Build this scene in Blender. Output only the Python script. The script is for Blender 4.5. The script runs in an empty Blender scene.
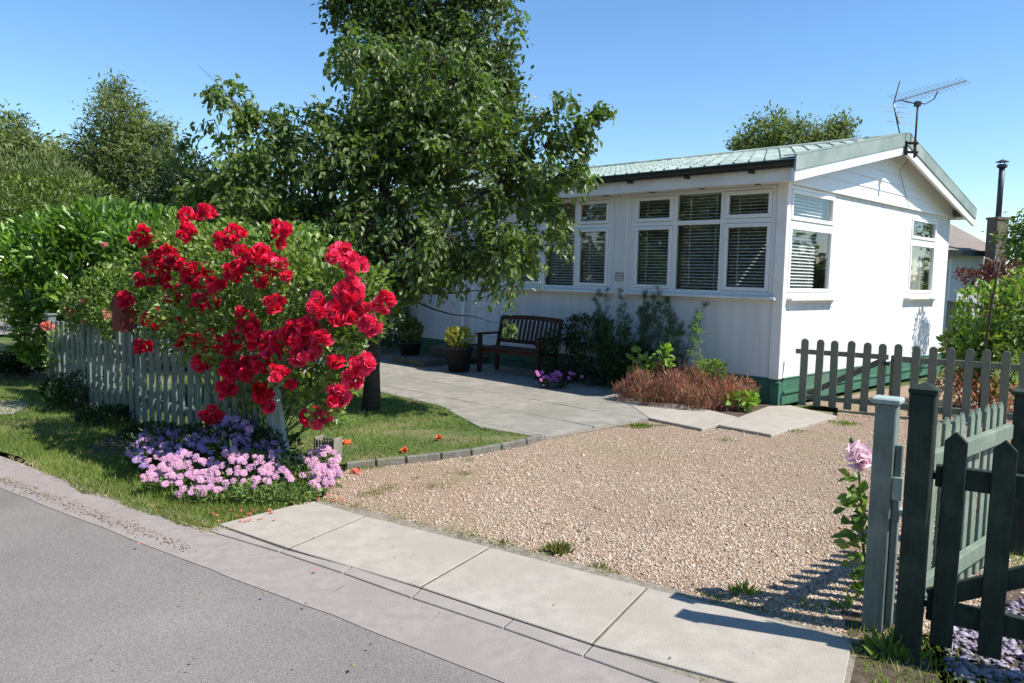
import bpy, math, random
import numpy as np
from mathutils import Vector, Matrix
random.seed(7); rng = np.random.default_rng(7)
sc = bpy.context.scene
COL = sc.collection
R = math.radians

# ------------------------------------------------------------------ survey: where a sight line of the photograph meets the ground or a depth
F, CW, CH, EYE = 780.0, 1024, 683, 1.55
def _axes():
    a = np.array([-249-512, -(258-341.5), -F]); b = np.array([1267-512, -(294-341.5), -F])
    up = np.cross(b, a); up /= np.linalg.norm(up)
    if up[1] < 0: up = -up
    fy = np.array([0, 0, -1.]); fy = fy-up*fy.dot(up); fy /= np.linalg.norm(fy)
    return np.array([np.cross(fy, up), fy, up])
AX = _axes()
def at(x, y, z=0.0):
    v = AX@np.array([x-512, -(y-341.5), -F]); t = (z-EYE)/v[2]
    return Vector((v[0]*t, v[1]*t, z))
def pd(x, y, D):
    v = AX@np.array([x-512, -(y-341.5), -F]); t = D/v[1]
    return Vector((v[0]*t, D, EYE+v[2]*t))

# ------------------------------------------------------------------ object helpers
def tag(o, label=None, cat=None, group=None, kind=None):
    if label: o['label'] = label
    if cat: o['category'] = cat
    if group: o['group'] = group
    if kind: o['kind'] = kind
    return o
def thing(name, label, cat, loc=(0, 0, 0), rz=0.0, group=None):
    o = bpy.data.objects.new(name, None); COL.objects.link(o)
    o.empty_display_size = .2
    o.location = loc; o.rotation_euler = (0, 0, rz)
    return tag(o, label, cat, group)
def copy_tree(o, parent=None):
    c = o.copy(); COL.objects.link(c)
    if parent: c.parent = parent
    for ch in list(o.children): copy_tree(ch, c)
    return c
def add_obj(name, me, parent=None):
    o = bpy.data.objects.new(name, me); COL.objects.link(o)
    if parent is not None: o.parent = parent
    return o

class MB:
    def __init__(s): s.v = []; s.f = []; s.m = Matrix.Identity(4); s.sm = []
    def add(s, vs, fs, smooth=False):
        n = len(s.v)
        s.v += [tuple(s.m@Vector(v)) for v in vs]
        s.f += [tuple(i+n for i in f) for f in fs]; s.sm += [smooth]*len(fs)
        return s
    def box(s, x0, x1, y0, y1, z0, z1):
        return s.add([(x0,y0,z0),(x1,y0,z0),(x1,y1,z0),(x0,y1,z0),(x0,y0,z1),(x1,y0,z1),(x1,y1,z1),(x0,y1,z1)],
                     [(0,3,2,1),(4,5,6,7),(0,1,5,4),(1,2,6,5),(2,3,7,6),(3,0,4,7)])
    def beam(s, a, b, w, h, up=(0,0,1)):
        a = Vector(a); b = Vector(b); d = (b-a); L = d.length; d.normalize()
        u = Vector(up); r = d.cross(u)
        if r.length < 1e-4: r = d.cross(Vector((1,0,0)))
        r.normalize(); u = r.cross(d)
        vs = []
        for p in (a, b):
            for (i, j) in ((-1,-1),(1,-1),(1,1),(-1,1)): vs.append(p+r*(w/2*i)+u*(h/2*j))
        return s.add(vs, [(0,3,2,1),(4,5,6,7),(0,1,5,4),(1,2,6,5),(2,3,7,6),(3,0,4,7)])
    def prism(s, pts, z0, z1):
        n = len(pts)
        vs = [(p[0],p[1],z0) for p in pts]+[(p[0],p[1],z1) for p in pts]
        return s.add(vs, [tuple(range(n))[::-1], tuple(range(n,2*n))]+[(i,(i+1)%n,n+(i+1)%n,n+i) for i in range(n)])
    def tube(s, path, radii, k=8, cap=True):
        path = [Vector(p) for p in path]; vs = []; fs = []
        if not hasattr(radii, '__len__'): radii = [radii]*len(path)
        ref = Vector((.31,.77,.55)).normalized()
        for i, p in enumerate(path):
            d = (path[min(i+1,len(path)-1)]-path[max(i-1,0)]).normalized()
            r = d.cross(ref); r.normalize(); u = r.cross(d)
            for j in range(k):
                a = 2*math.pi*j/k
                vs.append(p+(r*math.cos(a)+u*math.sin(a))*radii[i])
        for i in range(len(path)-1):
            for j in range(k):
                fs.append((i*k+j, i*k+(j+1)%k, (i+1)*k+(j+1)%k, (i+1)*k+j))
        if cap: fs.append(tuple(range(k))[::-1]); fs.append(tuple(range((len(path)-1)*k, len(path)*k)))
        return s.add(vs, fs, True)
    def lathe(s, prof, k=20, c=(0,0)):
        vs = []; fs = []
        for (r, z) in prof:
            for j in range(k):
                a = 2*math.pi*j/k; vs.append((c[0]+r*math.cos(a), c[1]+r*math.sin(a), z))
        for i in range(len(prof)-1):
            for j in range(k): fs.append((i*k+j, i*k+(j+1)%k, (i+1)*k+(j+1)%k, (i+1)*k+j))
        return s.add(vs, fs, True)
    def mesh(s, name, m, bevel=0):
        me = bpy.data.meshes.new(name); me.from_pydata(s.v, [], s.f)
        me.polygons.foreach_set('use_smooth', s.sm); me.materials.append(m); me.update()
        return me
    def build(s, name, m, parent=None, bevel=0, seg=1):
        o = add_obj(name, s.mesh(name, m), parent)
        if bevel:
            b = o.modifiers.new('b', 'BEVEL'); b.width = bevel; b.segments = seg; b.limit_method = 'ANGLE'; b.angle_limit = R(40)
        return o

def np_mesh(name, V, T, m, smooth=False):
    """V (n,3) T (m,3) int"""
    me = bpy.data.meshes.new(name)
    V = np.ascontiguousarray(V, dtype=np.float32); T = np.ascontiguousarray(T, dtype=np.int32)
    k = T.shape[1]
    me.vertices.add(len(V)); me.vertices.foreach_set('co', V.ravel())
    me.loops.add(T.size); me.loops.foreach_set('vertex_index', T.ravel())
    me.polygons.add(len(T)); me.polygons.foreach_set('loop_start', np.arange(0, T.size, k, dtype=np.int32))
    me.polygons.foreach_set('loop_total', np.full(len(T), k, dtype=np.int32))
    if smooth: me.polygons.foreach_set('use_smooth', np.ones(len(T), dtype=bool))
    me.materials.append(m); me.update(calc_edges=True); me.validate()
    return me
def nrm(a): return a/np.maximum(np.linalg.norm(a, axis=1, keepdims=True), 1e-9)
def leaf_arrays(P, D, N, L, W, fold=.18, curl=.15):
    n = len(P); L = np.broadcast_to(L, n)[:, None]; W = np.broadcast_to(W, n)[:, None]
    D = nrm(D); S = nrm(np.cross(D, N)); N = np.cross(S, D)
    a = P; m = P+D*L*.5+N*0
    r = P+D*L*.42+S*W*.5+N*W*fold; l = P+D*L*.42-S*W*.5+N*W*fold
    r2 = P+D*L*.75+S*W*.36+N*W*fold*.6-N*L*curl*.5; l2 = P+D*L*.75-S*W*.36+N*W*fold*.6-N*L*curl*.5
    t = P+D*L-N*L*curl
    V = np.stack([a, r, r2, t, l2, l], 1).reshape(-1, 3)
    b = (np.arange(n)*6)[:, None]
    T = np.concatenate([b+np.array([[0,1,2,3]]), b+np.array([[0,3,4,5]])], 0)
    return V, T
def blade_arrays(P, D, L, W):
    n = len(P); L = np.broadcast_to(L, n)[:, None]; W = np.broadcast_to(W, n)[:, None]
    D = nrm(D); S = nrm(np.cross(D, rng.normal(size=(n,3))))
    V = np.stack([P-S*W*.5, P+S*W*.5, P+D*L], 1).reshape(-1,3)
    T = (np.arange(n)*3)[:, None]+np.array([[0,1,2]])
    return V, T

# ------------------------------------------------------------------ materials
def newmat(name):
    m = bpy.data.materials.new(name); m.use_nodes = True
    nt = m.node_tree; b = nt.nodes['Principled BSDF']; return m, nt, b
def N_(nt, t, **k):
    n = nt.nodes.new(t)
    for a, v in k.items(): setattr(n, a, v)
    return n
def c4(c): return (c[0], c[1], c[2], 1)
def mat(name, c, c2=None, rough=.6, scale=6, bump=0, bscale=40, spec=.3, stretch=None, c3=None, patch=1.2, metal=0, detail=6):
    m, nt, b = newmat(name); L = nt.links
    b.inputs['Roughness'].default_value = rough; b.inputs['Specular IOR Level'].default_value = spec; b.inputs['Metallic'].default_value = metal
    tc = N_(nt, 'ShaderNodeTexCoord'); src = tc.outputs['Object']
    if stretch:
        mp = N_(nt, 'ShaderNodeMapping'); mp.inputs['Scale'].default_value = stretch; L.new(src, mp.inputs[0]); src = mp.outputs[0]
    n1 = N_(nt, 'ShaderNodeTexNoise'); n1.inputs['Scale'].default_value = scale; n1.inputs['Detail'].default_value = detail; n1.inputs['Roughness'].default_value = .65; L.new(src, n1.inputs[0])
    rp = N_(nt, 'ShaderNodeValToRGB'); rp.color_ramp.elements[0].position = .32; rp.color_ramp.elements[1].position = .68
    rp.color_ramp.elements[0].color = c4(c2 or c); rp.color_ramp.elements[1].color = c4(c); L.new(n1.outputs[0], rp.inputs[0])
    out = rp.outputs[0]
    if c3:
        n2 = N_(nt, 'ShaderNodeTexNoise'); n2.inputs['Scale'].default_value = patch; n2.inputs['Detail'].default_value = 5; L.new(tc.outputs['Object'], n2.inputs[0])
        r2 = N_(nt, 'ShaderNodeValToRGB'); r2.color_ramp.elements[0].position = .48; r2.color_ramp.elements[1].position = .68; L.new(n2.outputs[0], r2.inputs[0])
        mx = N_(nt, 'ShaderNodeMix', data_type='RGBA'); L.new(r2.outputs[0], mx.inputs[0]); L.new(out, mx.inputs[6]); mx.inputs[7].default_value = c4(c3); out = mx.outputs[2]
    L.new(out, b.inputs['Base Color'])
    if bump:
        n3 = N_(nt, 'ShaderNodeTexNoise'); n3.inputs['Scale'].default_value = bscale; n3.inputs['Detail'].default_value = 5; L.new(src, n3.inputs[0])
        bp = N_(nt, 'ShaderNodeBump'); bp.inputs['Strength'].default_value = bump; bp.inputs['Distance'].default_value = .01; L.new(n3.outputs[0], bp.inputs['Height']); L.new(bp.outputs[0], b.inputs['Normal'])
    return m
def island_mat(name, cols, rough=.55, transl=.0, spec=.3, tcol=None, vary=.0):
    """colour from each leaf's / stone's own random value"""
    m, nt, b = newmat(name); L = nt.links
    g = N_(nt, 'ShaderNodeNewGeometry')
    rp = N_(nt, 'ShaderNodeValToRGB'); el = rp.color_ramp.elements
    for i, c in enumerate(cols):
        p = i/(len(cols)-1)
        if i == 0: e = el[0]; e.position = 0
        elif i == 1: e = el[1]; e.position = p
        else: e = el.new(p)
        e.color = c4(c)
    L.new(g.outputs['Random Per Island'], rp.inputs[0])
    out = rp.outputs[0]
    if vary:
        tc = N_(nt, 'ShaderNodeTexCoord'); n2 = N_(nt, 'ShaderNodeTexNoise'); n2.inputs['Scale'].default_value = 1.1; n2.inputs['Detail'].default_value = 4; L.new(tc.outputs['Object'], n2.inputs[0])
        mr = N_(nt, 'ShaderNodeMapRange'); mr.inputs[1].default_value = .3; mr.inputs[2].default_value = .7; mr.inputs[3].default_value = 1-vary; mr.inputs[4].default_value = 1+vary; L.new(n2.outputs[0], mr.inputs[0])
        mx = N_(nt, 'ShaderNodeVectorMath', operation='SCALE'); L.new(out, mx.inputs[0]); L.new(mr.outputs[0], mx.inputs['Scale']); out = mx.outputs[0]
    L.new(out, b.inputs['Base Color']); b.inputs['Roughness'].default_value = rough; b.inputs['Specular IOR Level'].default_value = spec
    if transl:
        tr = N_(nt, 'ShaderNodeBsdfTranslucent')
        if tcol:
            mm = N_(nt, 'ShaderNodeMix', data_type='RGBA', blend_type='MULTIPLY'); mm.inputs[0].default_value = 1; L.new(out, mm.inputs[6]); mm.inputs[7].default_value = c4(tcol); L.new(mm.outputs[2], tr.inputs[0])
        else: L.new(out, tr.inputs[0])
        ms = N_(nt, 'ShaderNodeMixShader'); ms.inputs[0].default_value = transl
        o = nt.nodes['Material Output']; L.new(b.outputs[0], ms.inputs[1]); L.new(tr.outputs[0], ms.inputs[2]); L.new(ms.outputs[0], o.inputs[0])
    return m
def leafm(name, *cols, rough=.42, transl=.32, spec=.45, vary=.25):
    return island_mat(name, cols, rough, transl, spec, (1.5, 1.7, .6), vary)

M = {}
M['asphalt'] = None
def asphalt():
    m, nt, b = newmat('asphalt'); L = nt.links
    tc = N_(nt, 'ShaderNodeTexCoord')
    n = N_(nt, 'ShaderNodeTexNoise'); n.inputs['Scale'].default_value = 90; n.inputs['Detail'].default_value = 4; L.new(tc.outputs['Object'], n.inputs[0])
    v = N_(nt, 'ShaderNodeTexVoronoi'); v.inputs['Scale'].default_value = 240; L.new(tc.outputs['Object'], v.inputs[0])
    big = N_(nt, 'ShaderNodeTexNoise'); big.inputs['Scale'].default_value = 1.1; big.inputs['Detail'].default_value = 7; L.new(tc.outputs['Object'], big.inputs[0])
    r1 = N_(nt, 'ShaderNodeValToRGB'); e = r1.color_ramp.elements; e[0].position = .25; e[0].color = (.142,.129,.119,1); e[1].position = .8; e[1].color = (.245,.222,.204,1); L.new(v.outputs['Color'], r1.inputs[0])
    r2 = N_(nt, 'ShaderNodeValToRGB'); e = r2.color_ramp.elements; e[0].position = .3; e[0].color = (.8,.8,.8,1); e[1].position = .75; e[1].color = (1.16,1.14,1.12,1); L.new(big.outputs[0], r2.inputs[0])
    mx = N_(nt, 'ShaderNodeMix', data_type='RGBA', blend_type='MULTIPLY'); mx.inputs[0].default_value = 1; L.new(r1.outputs[0], mx.inputs[6]); L.new(r2.outputs[0], mx.inputs[7])
    L.new(mx.outputs[2], b.inputs['Base Color']); b.inputs['Roughness'].default_value = .85
    bp = N_(nt, 'ShaderNodeBump'); bp.inputs['Strength'].default_value = .5; bp.inputs['Distance'].default_value = .003; L.new(v.outputs['Distance'], bp.inputs['Height']); L.new(bp.outputs[0], b.inputs['Normal'])
    return m
M['asphalt'] = asphalt()
M['slab'] = mat('concrete_slab', (.385,.35,.295), (.30,.272,.228), .85, 9, .35, 160, c3=(.32,.288,.235), patch=1.6, detail=9)
M['kerb'] = mat('kerb_concrete', (.32,.285,.255), (.25,.228,.205), .88, 12, .4, 140, c3=(.24,.215,.185), patch=3, detail=9)
M['channel'] = mat('channel_concrete', (.30,.262,.24), (.235,.206,.187), .88, 14, .35, 150, c3=(.25,.216,.195), patch=2.2, detail=9)
M['haunch'] = mat('rough_mortar', (.29,.255,.2), (.15,.13,.1), .95, 26, .9, 60, detail=9)
M['patio'] = mat('patio_concrete', (.30,.28,.24), (.19,.178,.152), .88, 5, .35, 120, c3=(.2,.19,.155), patch=.9, detail=9)
M['soil'] = mat('soil', (.11,.08,.055), (.045,.033,.024), .95, 14, .9, 50)
M['turf'] = mat('turf', (.085,.13,.03), (.05,.075,.02), .95, 9, .6, 80, c3=(.19,.16,.085), patch=1.3)
M['gravelbase'] = mat('gravel_base', (.36,.26,.185), (.17,.115,.08), .95, 70, .8, 110, c3=(.23,.19,.1), patch=.8)
M['jointdirt'] = mat('joint_dirt', (.16,.14,.11), (.07,.06,.05), .95, 30)
M['stone'] = island_mat('gravel_stone', [(.2,.145,.1),(.37,.265,.18),(.5,.37,.265),(.57,.46,.345),(.36,.31,.245),(.64,.56,.45),(.46,.29,.19),(.3,.235,.17)], .7, 0, .3)
M['slate'] = island_mat('slate_chip', [(.17,.14,.2),(.26,.22,.29),(.34,.3,.36),(.14,.12,.16)], .55, 0, .4)
M['grit'] = island_mat('grit', [(.2,.16,.1),(.3,.25,.17),(.13,.1,.07),(.36,.3,.22),(.2,.19,.08)], .85)
M['debris'] = island_mat('debris', [(.12,.08,.05),(.3,.22,.12),(.08,.06,.05),(.4,.33,.2)], .8)
M['petal_fallen'] = island_mat('fallen_petal', [(.7,.05,.05),(.75,.25,.16),(.6,.1,.12)], .6, .2)
M['grass'] = island_mat('grass_blade', [(.085,.15,.022),(.14,.22,.035),(.21,.27,.055),(.3,.3,.1)], .6, .35, .25, (1.3,1.4,.6), .35)
M['mossy'] = island_mat('mossy_weed', [(.12,.16,.035),(.2,.22,.05),(.3,.27,.1),(.1,.15,.03)], .7, .3)
M['straw'] = island_mat('dry_grass', [(.4,.33,.17),(.5,.42,.24),(.3,.25,.12)], .7, .2)
def stucco(name, base, strength):
    m, nt, b = newmat(name); L = nt.links
    tc = N_(nt, 'ShaderNodeTexCoord')
    n = N_(nt, 'ShaderNodeTexNoise'); n.inputs['Scale'].default_value = 60; n.inputs['Detail'].default_value = 5; L.new(tc.outputs['Object'], n.inputs[0])
    mp = N_(nt, 'ShaderNodeMapping'); mp.inputs['Scale'].default_value = (5,5,.35); L.new(tc.outputs['Object'], mp.inputs[0])
    st = N_(nt, 'ShaderNodeTexNoise'); st.inputs['Scale'].default_value = 1.6; st.inputs['Detail'].default_value = 6; L.new(mp.outputs[0], st.inputs[0])
    rp = N_(nt, 'ShaderNodeValToRGB'); e = rp.color_ramp.elements; e[0].position = .36; e[0].color = c4([x*.88 for x in base]); e[1].position = .6; e[1].color = c4(base); L.new(st.outputs[0], rp.inputs[0])
    L.new(rp.outputs[0], b.inputs['Base Color']); b.inputs['Roughness'].default_value = .8; b.inputs['Specular IOR Level'].default_value = .2
    bp = N_(nt, 'ShaderNodeBump'); bp.inputs['Strength'].default_value = strength; bp.inputs['Distance'].default_value = .02; L.new(n.outputs[0], bp.inputs['Height']); L.new(bp.outputs[0], b.inputs['Normal'])
    return m
M['stucco'] = stucco('white_render', (.68,.68,.675), .6)
M['clad'] = stucco('white_panel', (.72,.715,.70), .06)
M['upvc'] = mat('white_upvc', (.76,.76,.75), (.72,.72,.71), .35, 3, spec=.5)
M['trim'] = mat('white_trim', (.8,.79,.76), (.72,.70,.66), .5, 4, .1, 30, c3=(.66,.63,.57), patch=2.5)
M['door'] = mat('door_white', (.72,.74,.76), (.68,.7,.72), .45, 3)
M['plinth'] = mat('green_plinth', (.055,.16,.10), (.035,.11,.07), .65, 5, .3, 30, c3=(.09,.17,.12))
M['roof'] = mat('pale_green_roof', (.25,.315,.28), (.165,.215,.19), .75, 5, .1, 30, c3=(.32,.38,.34), patch=2, spec=.2)
M['flash'] = mat('green_flashing', (.235,.285,.255), (.18,.225,.2), .6, 3, c3=(.28,.33,.3), patch=2)
M['gutter'] = mat('gutter_black', (.014,.02,.018), (.01,.014,.012), .4, 5, spec=.5)
M['interior'] = mat('interior_wall', (.42,.39,.34), rough=.9)
M['slat'] = mat('blind_slat', (.82,.81,.79), rough=.5)
M['curtain'] = mat('net_curtain', (.62,.6,.56), (.5,.48,.45), .9, 8)
M['iron'] = mat('dark_metal', (.03,.022,.02), (.07,.035,.025), .6, 20, metal=.3)
M['alu'] = mat('aluminium', (.7,.7,.7), (.6,.6,.6), .35, 8, metal=.6)
M['cable'] = mat('black_cable', (.02,.02,.02), rough=.5)
M['plaque'] = mat('grey_plaque', (.3,.3,.3), (.22,.22,.22), .4)
M['wood_red'] = mat('dark_red_wood', (.06,.024,.017), (.03,.013,.01), .55, 4, .25, 30, stretch=(1,1,8))
M['sage'] = mat('sage_paint', (.165,.21,.19), (.105,.14,.125), .7, 16, .25, 40, stretch=(4,4,.5), c3=(.22,.265,.235), patch=5)
M['sagepale'] = mat('pale_sage_paint', (.34,.42,.39), (.25,.32,.29), .7, 16, .25, 40, stretch=(4,4,.6), c3=(.42,.47,.43), patch=6)
M['moss'] = mat('weathered_green_paint', (.185,.24,.18), (.12,.155,.115), .75, 16, .4, 40, stretch=(4,4,.5), c3=(.24,.27,.21), patch=6)
M['darkgreen'] = mat('dark_green_paint', (.019,.033,.024), (.009,.016,.012), .7, 16, .3, 40, stretch=(4,4,.5), c3=(.035,.05,.036), patch=6, spec=.25)
M['greywood'] = mat('weathered_grey_wood', (.2,.21,.165), (.11,.118,.09), .85, 18, .5, 40, stretch=(6,6,.5), c3=(.15,.175,.12), patch=4)
M['palewood'] = mat('pale_wood', (.26,.24,.18), (.16,.15,.11), .8, 6, .3, 40)
M['bark'] = mat('bark', (.085,.062,.047), (.03,.022,.018), .9, 14, .9, 45, stretch=(1,1,3))
M['stemg'] = mat('green_stem', (.1,.16,.05), (.07,.12,.035), .6, 8)
M['pot'] = mat('dark_pot', (.03,.026,.025), (.02,.018,.017), .5, 6, .1)
M['edgestone'] = mat('edging_stone', (.2,.185,.155), (.11,.1,.085), .9, 12, .8, 60, c3=(.13,.14,.08), patch=4)
M['stepst'] = mat('step_stone', (.16,.15,.13), (.09,.085,.075), .9, 8, .5, 60)
M['mailred'] = mat('red_box_paint', (.16,.02,.022), (.11,.015,.016), .45, 6, .05)
M['brick'] = None
def brickm():
    m, nt, b = newmat('brick'); L = nt.links
    tc = N_(nt, 'ShaderNodeTexCoord'); mp = N_(nt, 'ShaderNodeMapping'); mp.inputs['Rotation'].default_value = (R(90),0,0); L.new(tc.outputs['Object'], mp.inputs[0])
    br = N_(nt, 'ShaderNodeTexBrick'); br.inputs['Scale'].default_value = 4.5; br.inputs['Color1'].default_value = (.17,.12,.085,1); br.inputs['Color2'].default_value = (.11,.09,.07,1); br.inputs['Mortar'].default_value = (.2,.18,.15,1)
    L.new(mp.outputs[0], br.inputs[0]); L.new(br.outputs[0], b.inputs['Base Color']); b.inputs['Roughness'].default_value = .9
    return m
M['brick'] = brickm()
M['tileroof'] = mat('brown_tile_roof', (.27,.225,.19), (.16,.135,.115), .85, 18, .5, 20, c3=(.24,.2,.17), patch=1)
M['greywall'] = mat('grey_white_wall', (.62,.63,.64), (.56,.57,.58), .8, 4)
M['flue'] = mat('flue_metal', (.1,.1,.11), (.05,.05,.055), .5, 6, metal=.5)
def glass():
    m = bpy.data.materials.new('window_glass'); m.use_nodes = True; nt = m.node_tree; L = nt.links
    nt.nodes.remove(nt.nodes['Principled BSDF']); o = nt.nodes['Material Output']
    t = N_(nt, 'ShaderNodeBsdfTransparent'); t.inputs[0].default_value = (.86,.9,.88,1)
    g = N_(nt, 'ShaderNodeBsdfGlossy'); g.inputs['Roughness'].default_value = .02
    tc = N_(nt, 'ShaderNodeTexCoord'); n = N_(nt, 'ShaderNodeTexNoise'); n.inputs['Scale'].default_value = 1.6; L.new(tc.outputs['Object'], n.inputs[0])
    bp = N_(nt, 'ShaderNodeBump'); bp.inputs['Strength'].default_value = .08; bp.inputs['Distance'].default_value = .02; L.new(n.outputs[0], bp.inputs['Height']); L.new(bp.outputs[0], g.inputs['Normal'])
    f = N_(nt, 'ShaderNodeFresnel'); ge = N_(nt, 'ShaderNodeNewGeometry'); io = N_(nt, 'ShaderNodeMath', operation='MULTIPLY_ADD'); io.inputs[1].default_value = -.8333; io.inputs[2].default_value = 1.5; L.new(ge.outputs['Backfacing'], io.inputs[0]); L.new(io.outputs[0], f.inputs[0])
    ma = N_(nt, 'ShaderNodeMath', operation='MULTIPLY_ADD', use_clamp=True); ma.inputs[1].default_value = 1.6; ma.inputs[2].default_value = .05; L.new(f.outputs[0], ma.inputs[0])
    mx = N_(nt, 'ShaderNodeMixShader'); L.new(ma.outputs[0], mx.inputs[0]); L.new(t.outputs[0], mx.inputs[1]); L.new(g.outputs[0], mx.inputs[2]); L.new(mx.outputs[0], o.inputs[0])
    return m
M['glass'] = glass()
# leaves
M['cherryleaf'] = leafm('cherry_leaf', (.06,.095,.02),(.095,.15,.034),(.14,.2,.055),(.11,.16,.065), rough=.42, spec=.45, transl=.4)
M['tallleaf'] = leafm('tall_tree_leaf', (.045,.075,.02),(.075,.115,.03),(.11,.15,.045))
M['laurel'] = leafm('laurel_leaf', (.05,.11,.02),(.09,.18,.03),(.15,.26,.045),(.2,.32,.06), rough=.3, spec=.6)
M['hedgeyel'] = leafm('yellow_green_leaf', (.06,.1,.018),(.1,.15,.025),(.15,.2,.04))
M['bgtree'] = leafm('olive_leaf', (.11,.15,.05),(.16,.2,.075),(.21,.24,.11), rough=.6, spec=.2)
M['darkleaf'] = leafm('dark_leaf', (.014,.03,.01),(.025,.05,.014),(.04,.075,.022))
M['roseleaf'] = leafm('rose_leaf', (.06,.12,.02),(.11,.19,.035),(.19,.27,.06),(.26,.32,.09), rough=.4)
M['asterleaf'] = leafm('aster_leaf', (.07,.125,.035),(.12,.2,.06),(.2,.29,.09),(.27,.25,.1))
M['brightleaf'] = leafm('bright_shrub_leaf', (.07,.13,.025),(.12,.21,.035),(.19,.29,.055),(.23,.24,.08))
M['acerleaf'] = leafm('purple_leaf', (.05,.014,.02),(.085,.025,.03),(.12,.045,.04), vary=.1)
M['goldleaf'] = leafm('golden_leaf', (.3,.28,.02),(.4,.36,.03),(.2,.24,.03))
M['fennel'] = leafm('fennel_leaf', (.03,.06,.022),(.05,.095,.03),(.085,.135,.042))
M['limeleaf'] = leafm('lime_leaf', (.18,.3,.05),(.24,.38,.07),(.14,.25,.04))
M['heather'] = leafm('reddish_ground_cover', (.27,.05,.06),(.38,.1,.105),(.45,.17,.17),(.22,.22,.07),(.45,.28,.22),(.14,.04,.05), vary=.2)
M['reflleaf'] = leafm('far_tree_leaf', (.05,.08,.02),(.09,.13,.035),(.14,.18,.05))
def petals(name, *cols): return island_mat(name, cols, .5, .2, .3, (1.3,1.1,1.1))
M['rosered'] = petals('red_rose_petal', (.6,.006,.035),(.76,.014,.065),(.85,.05,.13),(.66,.009,.045))
M['rosepink'] = petals('pink_rose_petal', (.82,.045,.14),(.88,.1,.22),(.74,.016,.07))
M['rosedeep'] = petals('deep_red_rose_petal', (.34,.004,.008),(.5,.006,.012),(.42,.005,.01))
M['aster_p'] = petals('purple_petal', (.32,.2,.44),(.4,.27,.5),(.25,.15,.38))
M['aster_k'] = petals('pink_petal', (.52,.25,.41),(.6,.36,.49),(.44,.2,.36))
M['daisyeye'] = mat('flower_eye', (.5,.32,.25), rough=.7)
M['peach'] = petals('peach_petal', (.85,.3,.2),(.8,.22,.15),(.85,.4,.3))
M['pinkpale'] = petals('pale_pink_petal', (.95,.86,.89),(.93,.79,.85),(.88,.6,.71))
M['orange'] = petals('orange_petal', (.85,.15,.04),(.8,.22,.08))
M['yellow'] = petals('yellow_petal', (.8,.5,.03),(.75,.55,.06))
M['magenta'] = petals('magenta_petal', (.5,.08,.35),(.6,.15,.45),(.4,.2,.5))

# ------------------------------------------------------------------ ground, road, paving
def sheet(name, pts, z, m, kind='structure', label=None, thick=None):
    b = MB(); pts = [Vector((p[0], p[1], 0)) for p in pts]
    if thick: b.prism(pts, z-thick, z)
    else: b.add([(p.x, p.y, z) for p in pts], [tuple(range(len(pts)))])
    o = b.build(name, m); o['kind'] = kind
    if label: o['label'] = label
    # make it face up
    if o.data.polygons[0].normal.z < 0 and not thick: o.data.flip_normals()
    return o
def P2(*xy): return [at(x, y) for x, y in xy]
RD = (at(698,680)-at(219,528)).normalized()     # along the road, towards the right
sheet('ground', [(-600,-300),(600,-300),(600,900),(-600,900)], -.06, M['turf'])
L4 = P2((0,480),(100,518),(190,552),(282,586),(344,608),(455,650.5),(532,680))
far_right = L4[-1]+RD*40
start = L4[0]-RD*9
road_pts = [start]+L4+[far_right, far_right+Vector((-8,-14,0)), start+Vector((-10,-16,0))]
road = sheet('road', road_pts, .0, M['asphalt'])
road.data.flip_normals() if road.data.polygons[0].normal.z < 0 else None
L3 = P2((0,460),(60,482),(110,500),(160,518),(185,527),(211,536),(282.5,557.6),(379,590),(415,603.5),(513,637),(639,681))
ch = [p+Vector((.563,.826,0))*.035 for p in [L3[0]-RD*9]+L3+[L3[-1]+RD*30]]
l4b = [L4[0]-RD*9-Vector((.1,.1,0))]+[p-Vector((.05,.07,0)) for p in L4]+[L4[-1]+RD*30-Vector((.1,.1,0))]
# ragged join between the asphalt and the channel blocks: the channel is laid as blocks with joints
b = MB()
def ribbon(b, A, B, z):
    # A, B polylines: resample both to n and skin
    def res(P, n):
        d = [0]
        for i in range(1, len(P)): d.append(d[-1]+(P[i]-P[i-1]).length)
        out = []
        for k in range(n):
            t = d[-1]*k/(n-1); i = max(j for j in range(len(d)) if d[j] <= t+1e-9); i = min(i, len(P)-2)
            u = (t-d[i])/max(d[i+1]-d[i], 1e-9); out.append(P[i].lerp(P[i+1], u))
        return out
    n = 240; a = res(A, n); c = res(B, n)
    for i in range(n):
        c[i] = c[i]+Vector((.563,.826,0))*(-.004+.006*math.sin(i*1.7)*math.sin(i*.61)+random.uniform(-.004,.004))
    vs = [(p.x,p.y,z) for p in a]+[(p.x,p.y,z-.0115) for p in c]
    b.add(vs, [(i, n+i, n+i+1, i+1) for i in range(n-1)])
ribbon(b, ch, l4b, .0145); o = b.build('road_channel', M['channel']); o['kind'] = 'structure'
b = MB()
for (p, q) in (((344,588),(321,598.6)), ((231,544),(196,553.5)), ((513,637),(489,655)), ((131,508),(97,517)), ((60,482),(28,490))):
    A_, B_ = at(*p), at(*q); s_ = RD*.006
    b.add([tuple(A_-s_+Vector((0,0,.0155))), tuple(A_+s_+Vector((0,0,.0155))), tuple(B_+s_+Vector((0,0,.0065))), tuple(B_-s_+Vector((0,0,.0065)))], [(0,1,2,3)])
o = b.build('channel_joint', M['kerb']); o['kind'] = 'structure'
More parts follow.
